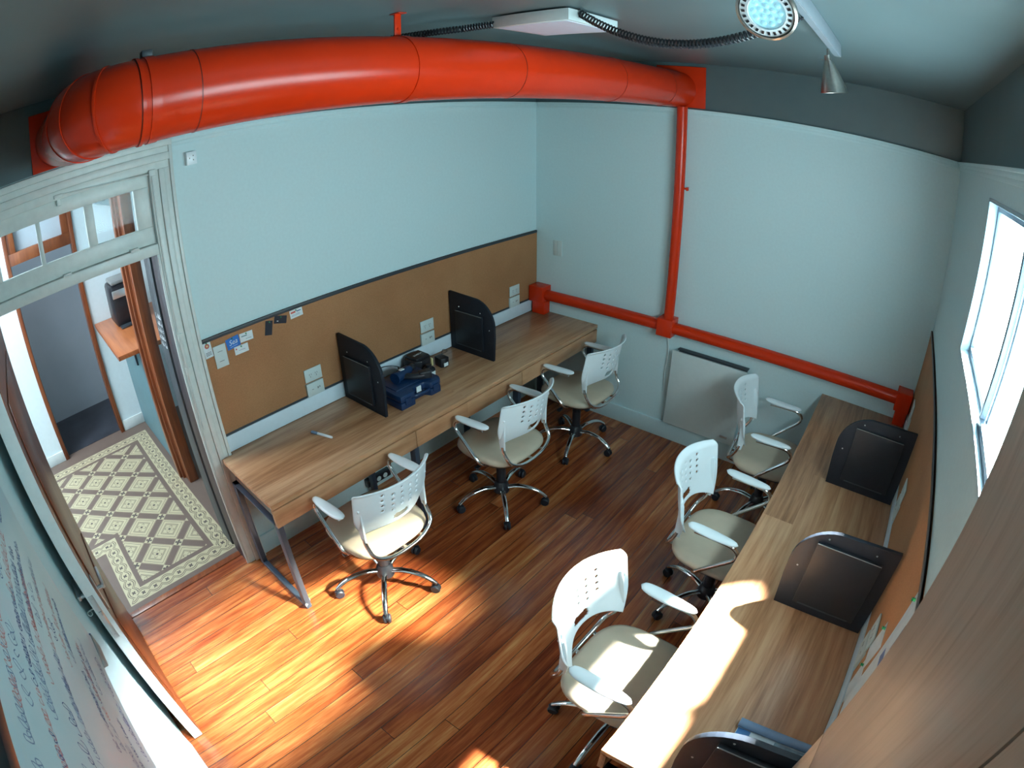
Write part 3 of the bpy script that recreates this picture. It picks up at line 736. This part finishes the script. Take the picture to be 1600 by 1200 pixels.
#@@PIPES
# ------------------------------------------------------------------ red duct and pipes
def ax_(y): return Vector((1.14 + .029 * y, y, 2.528 + .012 * y))
R = .121
dt = thing('ventilation_duct', 'thick glossy red ventilation duct under the ceiling, bending above the doorway', 'duct', (1.10, -1.6, 2.38))
yE = -3.095; c0 = ax_(yE); rb = .13
path = [ax_(-.004), ax_(-1.0), ax_(-2.0), ax_(yE)] + [Vector((c0.x - rb + rb * math.cos(a), yE - rb * math.sin(a), c0.z)) for a in [math.radians(15 * k) for k in range(1, 7)]] + [Vector((.45, yE - rb, c0.z + .012)), Vector((.01, yE - rb, c0.z + .034))]
m = MB(); m.tube(path, R, 48); m.build('duct_tube', 'red', dt, smooth=60)
def ringat(m, c, d, r, t=.002, wd=.004, n=48):
    m.lathe([(r, -wd / 2), (r + t, -wd / 2), (r + t, wd / 2), (r, wd / 2)], n, c, d, cap=False)
for y, wd, t in ((-.30, .004, .002), (-.88, .004, .002), (-1.66, .003, .0015), (-2.93, .003, .0015), (yE, .010, .004)): m = MB(); ringat(m, ax_(y), (0.029, 1, .012), R, t, wd); m.build('seam_band', 'red', dt, smooth=60); m = MB(); ringat(m, ax_(y - wd / 2 - .0012), (0.029, 1, .012), R, .0006, .0022); m.build('joint_line', 'dark_red', dt, smooth=60)
for k in (2.2, 4.2):
    a = math.radians(15 * k); m = MB(); ringat(m, (c0.x - rb + rb * math.cos(a), yE - rb * math.sin(a), c0.z), (-math.sin(a), -math.cos(a), 0), R, .003, .008); m.build('seam_band', 'red', dt, smooth=60)
m = MB(); ringat(m, (c0.x - rb - .02, yE - rb, c0.z), (1, 0, 0), R, .003, .008); m.build('seam_band', 'red', dt, smooth=60)
m = MB(); m.box((.98, -.012, ZR + .01), (1.325, -.0005, 2.69), .002); m.build('wall_flange', 'red', dt)
m = MB(); m.box((.0005, -3.37, ZR + .0), (.012, -3.04, 2.66), .002); m.build('wall_flange', 'red', dt)
for y, sm_ in ((-2.19, 'red'), (-3.06, 'dark_grey')):
    q = ax_(y); m = MB(); ringat(m, q, (0.029, 1, .012), R, .003, .028)
    if sm_ != 'red':
        m.build('clamp_ring', 'red', dt, smooth=60); m = MB(); m.box((q.x - .016, y - .016, q.z + R + .002), (q.x + .014, y + .016, q.z + R + .022), .002); m.build('clamp_lug', 'dark_grey', dt); continue
    m.box((q.x - .012, y - .014, q.z + R), (q.x - .006, y + .014, ZC), .001); m.box((q.x - .030, y - .018, ZC - .004), (q.x + .02, y + .018, ZC - .0005), .001)
    m.lathe([(.006, 0), (.004, .003)], 8, (q.x - .006, y, q.z + R + .03), (1, 0, 0)); m.build('hanger_strap', 'red', dt)
m = MB(); m.box((ax_(-2.6).x + .02, -2.70, 2.6085), (ax_(-2.6).x + .05, -2.40, 2.612)); 
pp = thing('conduit_pipe', 'slim red pipe along the far wall with junction boxes and a vertical riser', 'pipe', (1.5, -.06, .75))
px_, py_ = 1.187, -.055
m = MB(); m.tube([(px_, py_, .96), (px_, py_, ax_(0).z - R + .006)], .035, 24); m.build('riser', 'red', pp, smooth=60)
m = MB(); m.tube([(px_ + .03, py_, 1.874), (px_ + .062, py_, 1.874)], .007, 10); m.box((px_ + .052, py_ - .012, 1.862), (px_ + .064, py_ + .012, 1.886), .002); m.build('bleed_nipple', 'red', pp)
m = MB(); m.tube([(.12, py_, .905), (px_ - .04, py_, .907)], .041, 24); m.build('horizontal_run', 'red', pp, smooth=60)
m = MB(); m.tube([(px_ + .04, py_, .907), (W - .11, py_, .912)], .041, 24); m.build('horizontal_run', 'red', pp, smooth=60)
for k, (bx0, bx1, ps, pe) in enumerate(((.019, .15, .032, .155), (px_ - .062, px_ + .052, 0, 0), (W - .125, W - .019, W - .115, W - .022))):
    m = MB(); m.box((bx0, -.115, .850), (bx1, -.0005, .975), .003)
    if pe: m.box((ps + .01, -.10, .7515), (pe, -.02, .852), .003)
    m.build('junction_box', 'red', pp)
m = MB(); m.box((px_ - .045, -.075, .825), (px_ + .035, -.002, .849), .003); m.tube(smoothpath([(px_ - .01, -.02, .826), (px_ + .005, -.008, .70), (px_ - .004, -.008, .50), (px_ + .02, -.01, .34)], 5), .004, 8); m.build('white_cable', 'white_trim', pp)

# wall heater panel
hp = thing('wall_heater', 'flat cream heater panel with a dark gap on the far wall behind the chair', 'heater', (1.53, -.04, .16))
m = MB(); m.box((1.245, -.048, .165), (1.81, -.062, .748), .002); m.build('front_panel', 'plate', hp)
m = MB(); m.box((1.29, -.0155, .20), (1.80, -.048, .752), .001); m.build('back_frame', 'dark_grey', hp)
m = MB(); m.box((1.28, -.01, .757), (1.81, -.05, .764), .001); m.build('top_bracket', 'dark_grey', hp)
m = MB(); m.box((1.70, -.0622, .205), (1.76, -.0632, .225), .0002); m.build('logo_plate', 'alu', hp)

# ------------------------------------------------------------------ ceiling fixtures
lp = thing('ceiling_panel_light', 'square white surface mounted panel light on the ceiling', 'ceiling light', (1.37, -1.70, 2.66))
RM = Matrix.Rotation(math.radians(-2), 4, 'Z')
m = MB(); m.box((1.205, -1.862, 2.662), (1.545, -1.552, 2.706), .001, RM); m.build('housing', 'white_trim', lp)
m = MB(); m.box((1.222, -1.845, 2.6605), (1.528, -1.569, 2.6625), 0, RM); m.build('diffuser', 'diffuser', lp, smooth=0)
m = MB(); m.box((1.30, -1.78, 2.706), (1.46, -1.63, 2.713)); m.build('mounting_plate', 'dark_grey', lp, smooth=0)
text('E1', .02, 'ink', lp, (1.546, -1.72, 2.69), (PI / 2, 0, PI / 2), name='stamp')
# coiled cable
A, B = Vector((1.535, -1.80, 2.70)), Vector((2.325, -1.985, 2.665))
def sag(a, b_, s, n):
    return [a + (b_ - a) * (i / n) + Vector((0, 0, -s * 4 * (i / n) * (1 - i / n))) for i in range(n + 1)]
def coil(path, r, turns, th):
    m = MB(); n = turns * 8; out = []
    L = len(path) - 1
    for i in range(n + 1):
        f = i / n * L; k = min(int(f), L - 1); p = path[k].lerp(path[k + 1], f - k); d = (path[k + 1] - path[k]).normalized()
        u = Vector((0, 0, 1)); u = (u - d * u.dot(d)).normalized(); w = d.cross(u); a = 2 * PI * i / 8
        out.append(p + (u * math.cos(a) + w * math.sin(a)) * r)
    m.tube(out, th, 6); return m
cb = coil(sag(A, B, .118, 40), .0125, 62, .0036).build('coiled_cable', 'black', origin=(1.93, -1.9, 2.58))
tag(cb, 'black coiled cable sagging between the ceiling panel light and the spotlight track', 'cable')
cb = coil([Vector((1.21, -1.86, 2.675)), Vector((1.12, -1.93, 2.662)), Vector((.98, -1.98, 2.66)), Vector((.80, -2.0, 2.665))], .0115, 34, .0038).build('coiled_cable', 'black', origin=(1.0, -1.93, 2.66))
tag(cb, 'black coiled cable running from the ceiling panel light behind the red duct', 'cable')
# spotlight track
tk = thing('spotlight_track', 'slim grey ceiling track bar carrying two spotlights', 'track', (2.335, -2.1, 2.66))
m = MB(); m.box((2.322, -2.95, 2.662), (2.350, -1.32, ZC - .001), .002); m.box((2.326, -2.93, 2.6605), (2.346, -1.34, 2.6625)); m.build('rail', 'track_grey', tk)
def spot(base, tip_dir, size, label, lens):
    o = thing('spotlight', label, 'spotlight', base, 'nickel spotlights on the ceiling track'); p = Vector(base); d = Vector(tip_dir).normalized()
    m = MB(); m.tube([p, p - Vector((0, 0, .035 * size))], .006 * size ** .5, 10); m.build('stem', 'nickel', o)
    q = p - Vector((0, 0, .040 * size)); m = MB(); m.lathe([(.010, -.012), (.013, -.004), (.013, .006), (.008, .012)], 16, q - d * .005, d)
    m.tube([q, q + d.orthogonal().normalized() * .035], .0012, 6); m.build('swivel', 'nickel', o)
    return o, q, d
o, q, d = spot((2.322, -1.475, 2.662), (.20, .10, -1), 1., 'small conical nickel spotlight at the far end of the track', False)
m = MB(); m.lathe([(.010, .0), (.017, .006), (.046, .098), (.050, .118), (.047, .118), (.038, .09), (.012, .02)], 36, q, d, cap=False); m.build('cone_shade', 'nickel', o)
m = MB(); m.lathe([(.001, .094), (.038, .096)], 24, q, d, cap=False); m.build('bulb_face', 'diffuser', o)
# large spot close to the camera
o, q, d = spot((2.335, -2.56, 2.660), (.24, -.72, -.62), 1., 'large round LED spotlight with a slotted white ring facing the viewer', True)
c1 = Vector((2.362, -2.50, 2.548)); ax2 = (Vector((2.607, -3.464, 2.25)) - c1); ax2 = (ax2.normalized() + Vector((-.15, .0, -.30))).normalized()
m = MB(); m.lathe([(.012, -.085), (.022, -.075), (.050, -.022), (.0545, -.008), (.0545, .006), (.050, .008), (.049, .002)], 48, c1, ax2, cap=False); m.tube([q, c1 - ax2 * .08], .008, 8); m.build('cone_shade', 'nickel', o)
m = MB(); m.lathe([(.048, .001), (.048, .004), (.034, .006), (.033, .002)], 48, c1, ax2, cap=False); rg = m.build('slotted_ring', 'white_plastic', o)
qq = ax2.to_track_quat('Z', 'Y').to_matrix(); m = MB()
for k in range(24):
    a = 2 * PI * k / 24; t = bmesh.new(); bmesh.ops.create_cube(t, size=1)
    Mx = Matrix.Translation(c1) @ qq.to_4x4() @ Matrix.Rotation(a, 4, 'Z') @ Matrix.Translation((.0415, 0, .0055)) @ Matrix.Diagonal((.006, .0045, .002, 1))
    bmesh.ops.transform(t, matrix=Mx, verts=t.verts); m.merge(t)
m.build('slot_pattern', 'black', rg, smooth=0)
m = MB(); m.lathe([(.001, .001), (.033, .001)], 40, c1, ax2, cap=False)
lens = m.build('led_lens', 'led', o)
m = MB()
for k, (rr, n_) in enumerate(((0, 1), (.012, 5), (.024, 10))):
    for j in range(n_):
        a = 2 * PI * j / n_ + k * .3; cc = c1 + qq @ Vector((rr * math.cos(a), rr * math.sin(a), .001))
        m.lathe([(.0056, 0), (.0048, .002), (.002, .0035)], 12, cc, ax2)
m.build('led_dot_pattern', 'led', lens)

#@@SMALL
# ------------------------------------------------------------------ things on the left desk
T = .7505
mk = thing('marker_pen', 'white marker pen lying on the bare end of the desk by the doorway', 'pen', (.28, -2.235, T))
m = MB(); a, b_ = Vector((.211, -2.258, T + .008)), Vector((.346, -2.214, T + .008)); dd = (b_ - a)
m.tube([a, a + dd * .02, a + dd * .95, b_], [.005, .0075, .0075, .006], 14); m.build('barrel', 'white_plastic', mk, smooth=60)
m = MB(); m.tube([a + dd * .0, a + dd * .30], .0082, 14); m.build('cap', 'ink_faint_blue', mk, smooth=60)

tc = thing('tool_case', 'blue plastic power tool case lying closed behind the black divider', 'tool case', (.29, -1.62, T))
rotc = Matrix.Rotation(math.radians(-2), 4, 'Z')
m = MB(); x0, x1, y0, y1 = .165, .425, -1.785, -1.46
outl = [(x0, y0), (x1, y0 + .0), (x1, y0 + .105), (x1 - .040, y0 + .125), (x1 - .040, y1 - .115), (x1, y1 - .095), (x1, y1 - .02), (x1 - .03, y1), (x0, y1)]
m.prism(outl, 'z', T, T + .043, .006); m.build('bottom_half', 'blue', tc)
m = MB(); m.prism(outl, 'z', T + .045, T + .088, .010); m.box((x0 + .03, y0 + .03, T + .085), (x1 - .07, y1 - .03, T + .093), .004); m.build('lid', 'blue', tc)
for yy in (y0 + .052, y1 - .058):
    MB().box((x1 - .003, yy - .022, T + .026), (x1 + .005, yy + .022, T + .066), .003).build('latch', 'blue', tc)
m = MB(); m.tube(smoothpath([(x1 - .04, y0 + .115, T + .045), (x1 - .012, y0 + .12, T + .045), (x1 - .010, y1 - .11, T + .045), (x1 - .04, y1 - .105, T + .045)], 5), .009, 10); h = m.build('carry_handle', 'blue', tc)
lb = MB().box((x1 - .034, -1.64, T + .047), (x1 - .030, -1.605, T + .082)).build('label_plate', 'card_white', tc, smooth=0)

dr = thing('power_drill', 'dark blue cordless drill lying on top of the blue tool case', 'drill', (.27, -1.55, T + .094))
zt_ = T + .094
m = MB(); m.lathe([(.020, 0), (.030, .008), (.031, .09), (.028, .13), (.018, .15)], 24, (.285, -1.70, zt_ + .031), (-.25, 1, 0)); m.lathe([(.034, -.002), (.036, .012), (.030, .018)], 24, (.286, -1.703, zt_ + .0335), (-.25, 1, 0)); m.build('motor_housing', 'blue', dr, smooth=50)
m = MB(); m.lathe([(.018, 0), (.022, .01), (.020, .03), (.010, .045)], 18, (.249, -1.555, zt_ + .031), (-.25, 1, 0)); m.build('chuck', 'black', dr, smooth=50)
m = MB(); m.tube(smoothpath([(.275, -1.64, zt_ + .024), (.33, -1.60, zt_ + .022), (.365, -1.55, zt_ + .022)], 4), [.021] * 9, 14, flat=.85); m.build('handle', 'black', dr, smooth=50)
m = MB(); m.box((.335, -1.575, zt_ + .0), (.385, -1.50, zt_ + .045), .008, Matrix.Rotation(math.radians(-25), 4, 'Z')); m.build('battery', 'black', dr)
MB().box((.262, -1.655, zt_ + .0625), (.285, -1.625, zt_ + .0655), .001).build('brand_label', 'card_white', dr)

bc = thing('battery_charger', 'large black battery charger with white lettering against the wall strip', 'charger', (.12, -1.36, T))
m = MB(); m.prism([(.04, -1.42), (.075, -1.455), (.155, -1.445), (.185, -1.405), (.185, -1.335), (.15, -1.30), (.07, -1.295), (.04, -1.33)], 'z', T, T + .095, .008)
m.box((.06, -1.43, T + .09), (.165, -1.32, T + .112), .008); m.build('body', 'black', bc)
text('BOSCH', .022, 'card_white', bc, (.115, -1.375, T + .1125), (0, 0, math.radians(95)), name='lettering')
MB().box((.13, -1.302, T + .02), (.165, -1.292, T + .07), .001).build('sticker', 'yellow', bc)
bp = thing('battery_pack', 'round black battery pack with a white label leaning by the charger', 'battery', (.235, -1.40, T))
m = MB(); m.lathe([(.030, 0), (.040, .006), (.040, .055), (.030, .066), (.018, .068), (.018, .085), (.012, .088)], 20, (.235, -1.395, T)); m.build('body', 'black', bp, smooth=50)
MB().box((.268, -1.412, T + .025), (.2765, -1.378, T + .05), .001).build('label_plate', 'card_white', bp)
pa = thing('power_adapter', 'small black plug adapter with a white label on the desk', 'adapter', (.175, -1.225, T))
m = MB(); m.prism([(.135, -1.255), (.205, -1.265), (.222, -1.235), (.215, -1.20), (.14, -1.195)], 'z', T, T + .062, .006); m.build('body', 'black', pa)
MB().box((.2165, -1.25, T + .008), (.2215, -1.215, T + .032), .001).build('label_plate', 'card_white', pa)
m = MB(); m.tube(smoothpath([(.17, -1.22, T + .06), (.15, -1.19, T + .088), (.165, -1.165, T + .075), (.14, -1.20, T + .055)], 5), .0018, 6); m.build('cord', 'black', pa)
cd = MB(); cd.tube(smoothpath([(.155, -1.475, T + .03), (.09, -1.52, T + .075), (.035, -1.60, T + .085), (.03, -1.68, T + .045), (.09, -1.66, T + .008), (.12, -1.58, T + .05), (.10, -1.52, T + .07), (.06, -1.50, T + .05), (.05, -1.46, T + .01)], 7), .0022, 6)
tag(cd.build('charger_cord', 'black', origin=(.09, -1.56, T)), 'thin black cord looping between the charger and the tool case', 'cord')
fp = MB().box((.05, -1.80, T), (.14, -1.70, T + .004), .001).build('folded_paper', 'card_white', origin=(.1, -1.75, T)); tag(fp, 'small white folded paper on the desk behind the tool case', 'paper')

ps = thing('power_strip', 'black power strip on the baseboard under the tool desk', 'power strip', (.035, -1.77, .06))
m = MB(); m.box((.0145, -1.86, .06), (.055, -1.66, .115), .006); m.build('body', 'black', ps)
for i in range(3): m = MB(); m.lathe([(.018, 0), (.018, .002)], 16, (.055, -1.82 + .055 * i, .0875), (1, 0, 0)); m.build('socket', 'plate', ps)

# magazine on the right desk
mg = thing('magazine', 'rolled open magazine with blue and green pages on the desk behind the near divider', 'magazine', (2.80, -2.52, T))
m = MB(); m.box((2.672, -2.66, T), (2.93, -2.46, T + .006), .001); m.build('page_block', 'card_white', mg)
MB().box((2.674, -2.66, T + .0062), (2.72, -2.47, T + .0068)).build('blue_column', 'mag_blue', mg, smooth=0)
MB().box((2.72, -2.66, T + .0062), (2.81, -2.47, T + .0068)).build('printed_page', 'card_white', mg, smooth=0)
m = MB()
for i in range(10): m.box((2.728, -2.655 + .018 * i, T + .007), (2.80, -2.650 + .018 * i, T + .0072))
m.build('print_line', 'ink_faint_blue', mg, smooth=0)
MB().box((2.81, -2.66, T + .0062), (2.925, -2.47, T + .0068)).build('green_photo', 'magazine', mg, smooth=0)
m = MB(); m.tube([(2.668, -2.455, T + .016), (2.93, -2.452, T + .016)], .016, 16, flat=.85); m.build('rolled_edge', 'ink_faint_blue', mg, smooth=60)

# ------------------------------------------------------------------ whiteboard on the near wall
BX0, BX1, BZ0, BZ1, BY = 1.385, 2.80, 1.292, 1.930, -3.70
wb = thing('whiteboard', 'large glossy pale blue whiteboard covered in faded handwriting on the near wall', 'whiteboard', (2.1, BY, BZ0))
m = MB(); m.box((BX0, BY - .014, BZ0), (BX1, BY, BZ1), .001); m.build('writing_surface', 'board', wb)
m = MB(); m.box((BX0 + .01, BY - .05, BZ0 + .01), (BX1 - .01, BY - .0145, BZ1 - .01)); m.build('back_frame', 'white_trim', wb, smooth=0)
m = MB(); m.box((BX0, BY - .030, BZ1), (BX1, BY + .002, BZ1 + .022), .002); m.build('top_rail', 'black', wb)
m = MB(); m.box((1.372, BY - .03, BZ0 - .055), (1.455, BY + .004, BZ0 - .001), .003); cl = m.build('corner_bracket', 'grey', wb)
MB().box((1.364, BY - .03, BZ0 - .060), (1.371, BY + .002, BZ0 - .003), .003).build('rubber_edge', 'ink_blue', cl)
r4 = random.Random(11)
specs = [('ink_faint_blue', 34, .0020), ('ink_blue', 26, .0020), ('ink_faint_red', 16, .0021), ('ink_red', 2, .0021)]
for mat, n_, th in specs:
    m = MB()
    for i in range(n_):
        x = r4.uniform(1.50, 2.45); z = BZ0 + .04 + .036 * r4.randrange(0, 16); wd = r4.uniform(.06, .26)
        scribble(m, (min(x + wd, 2.5), BY + .0004, z), (-1, 0, 0), (0, 0, 1), (0, 1, 0), wd, r4.uniform(.018, .036), r4, th)
    m.build('handwriting_text', mat, wb, smooth=0)['kind'] = 'stuff'
m = MB()
for x, z, h, wd in ((2.36, 1.62, .055, .16), (2.30, 1.53, .06, .14), (2.44, 1.70, .05, .12), (2.42, 1.45, .05, .2)): scribble(m, (x, BY + .0005, z), (-1, 0, 0), (0, 0, 1), (0, 1, 0), wd, h, r4, .0024)
m.build('handwriting_text', 'ink_blue', wb, smooth=0)['kind'] = 'stuff'

# ------------------------------------------------------------------ tall cabinet on the right
cbn = thing('tall_cabinet', 'tall oak laminate cabinet with flush doors beside the window, close to the viewer', 'cabinet', (2.91, -3.25, 0))
XC, YC = 2.829, -2.765
m = MB(); m.box((XC + .018, YC - .0, .0), (W - .016, YN + .016, 2.36), .001); m.build('carcass', 'cabinet', cbn)
for y0, y1 in ((YC - .445, YC), (YN + .018, YC - .449)):
    MB().box((XC, y0, 1.337), (XC + .018, y1, 2.36), .001).build('upper_door', 'cabinet', cbn)
    MB().box((XC, y0, .06), (XC + .018, y1, 1.333), .001).build('lower_door', 'cabinet', cbn)

for ob in bpy.data.objects:
    if '_w' in ob: del ob['_w']

#@@CAM
# ------------------------------------------------------------------ light
sc = bpy.context.scene
wd = bpy.data.worlds.new('sky'); sc.world = wd; wd.use_nodes = True
bg = wd.node_tree.nodes['Background']; bg.inputs[0].default_value = (.70, .94, 1., 1); bg.inputs[1].default_value = 20.
def sun(name, d, e, ang, c):
    l = bpy.data.lights.new(name, 'SUN'); l.energy = e; l.angle = math.radians(ang); l.color = c
    o = bpy.data.objects.new(name, l); col.objects.link(o); o.rotation_euler = Vector(d).to_track_quat('-Z', 'Y').to_euler(); o.location = (4, 0, 4); return o
sun('sun', (-.505, -.505, -1.), 260., 5., (1., .97, .90))
sun('added_sun', (-1., -.42, -.88), 62., 9., (1., .95, .76))  # added sun lamp for the warm floor patch, standing in for bounced sunlight
sun('added_sun', (-1., -.93, -.84), 34., 13., (.93, .97, 1.))    # another added sun lamp, brightens the near wall
def area(name, loc, rot, sx, sy, e, c):
    l = bpy.data.lights.new(name, 'AREA'); l.shape = 'RECTANGLE'; l.size = sx; l.size_y = sy; l.energy = e; l.color = c
    o = bpy.data.objects.new(name, l); col.objects.link(o); o.location = loc; o.rotation_euler = rot; return o
p_ = area('window_portal', (W + .098, (WY0 + WY1) / 2, (WZ0 + WZ1) / 2), (0, PI / 2, 0), WZ1 - WZ0, WY1 - WY0, 1., (1, 1, 1)); p_.data.cycles.is_portal = True
area('hall_fill', (-1.5, -4.6, 2.88), (0, 0, 0), 1.6, 1.0, 100., (.88, .95, 1.))  # added area light to brighten the hall, no skylight modelled
area('kitchen_fill', (-1.4, -2.1, 2.88), (0, 0, 0), .6, .6, 3., (.95, .97, 1.))  # added fill behind the counter, no visible fixture
area('inner_room_fill', (-2.95, -3.3, 2.85), (0, 0, 0), .4, .6, 9., (.9, .95, 1.))  # unseen area light added for the room behind the hall

# ------------------------------------------------------------------ camera: wide fisheye security style lens
cam = bpy.data.cameras.new('camera'); co = bpy.data.objects.new('camera', cam); col.objects.link(co); sc.camera = co
yaw, pit, rol = .690528, .485202, -.008829
f = Vector((-math.sin(yaw) * math.cos(pit), math.cos(yaw) * math.cos(pit), -math.sin(pit)))
r0 = Vector((math.cos(yaw), math.sin(yaw), 0)); u0 = r0.cross(f)
r = r0 * math.cos(rol) + u0 * math.sin(rol); u = u0 * math.cos(rol) - r0 * math.sin(rol)
Mx = Matrix(((r.x, u.x, -f.x), (r.y, u.y, -f.y), (r.z, u.z, -f.z))).to_4x4(); Mx.translation = (2.60709, -3.46437, 2.333492); co.matrix_world = Mx
cam.type = 'PANO'; cam.panorama_type = 'FISHEYE_LENS_POLYNOMIAL'; cam.sensor_width = 16; cam.sensor_height = 12; cam.sensor_fit = 'HORIZONTAL'
cam.fisheye_fov = PI; cam.fisheye_polynomial_k0 = 0
for i, k in enumerate((1.134528, -.061543, .177803, -.053667)): setattr(cam, 'fisheye_polynomial_k%d' % (i + 1), -k / 10 ** (i + 1))
cam.clip_start = .01
vs = sc.view_settings; vs.view_transform = 'Standard'; vs.look = 'None'; vs.gamma = 1; vs.exposure = .3; vs.use_curve_mapping = False
sc.cycles.use_denoising = True
sc.cycles.max_bounces = 10; sc.cycles.diffuse_bounces = 6; sc.cycles.sample_clamp_indirect = 6.
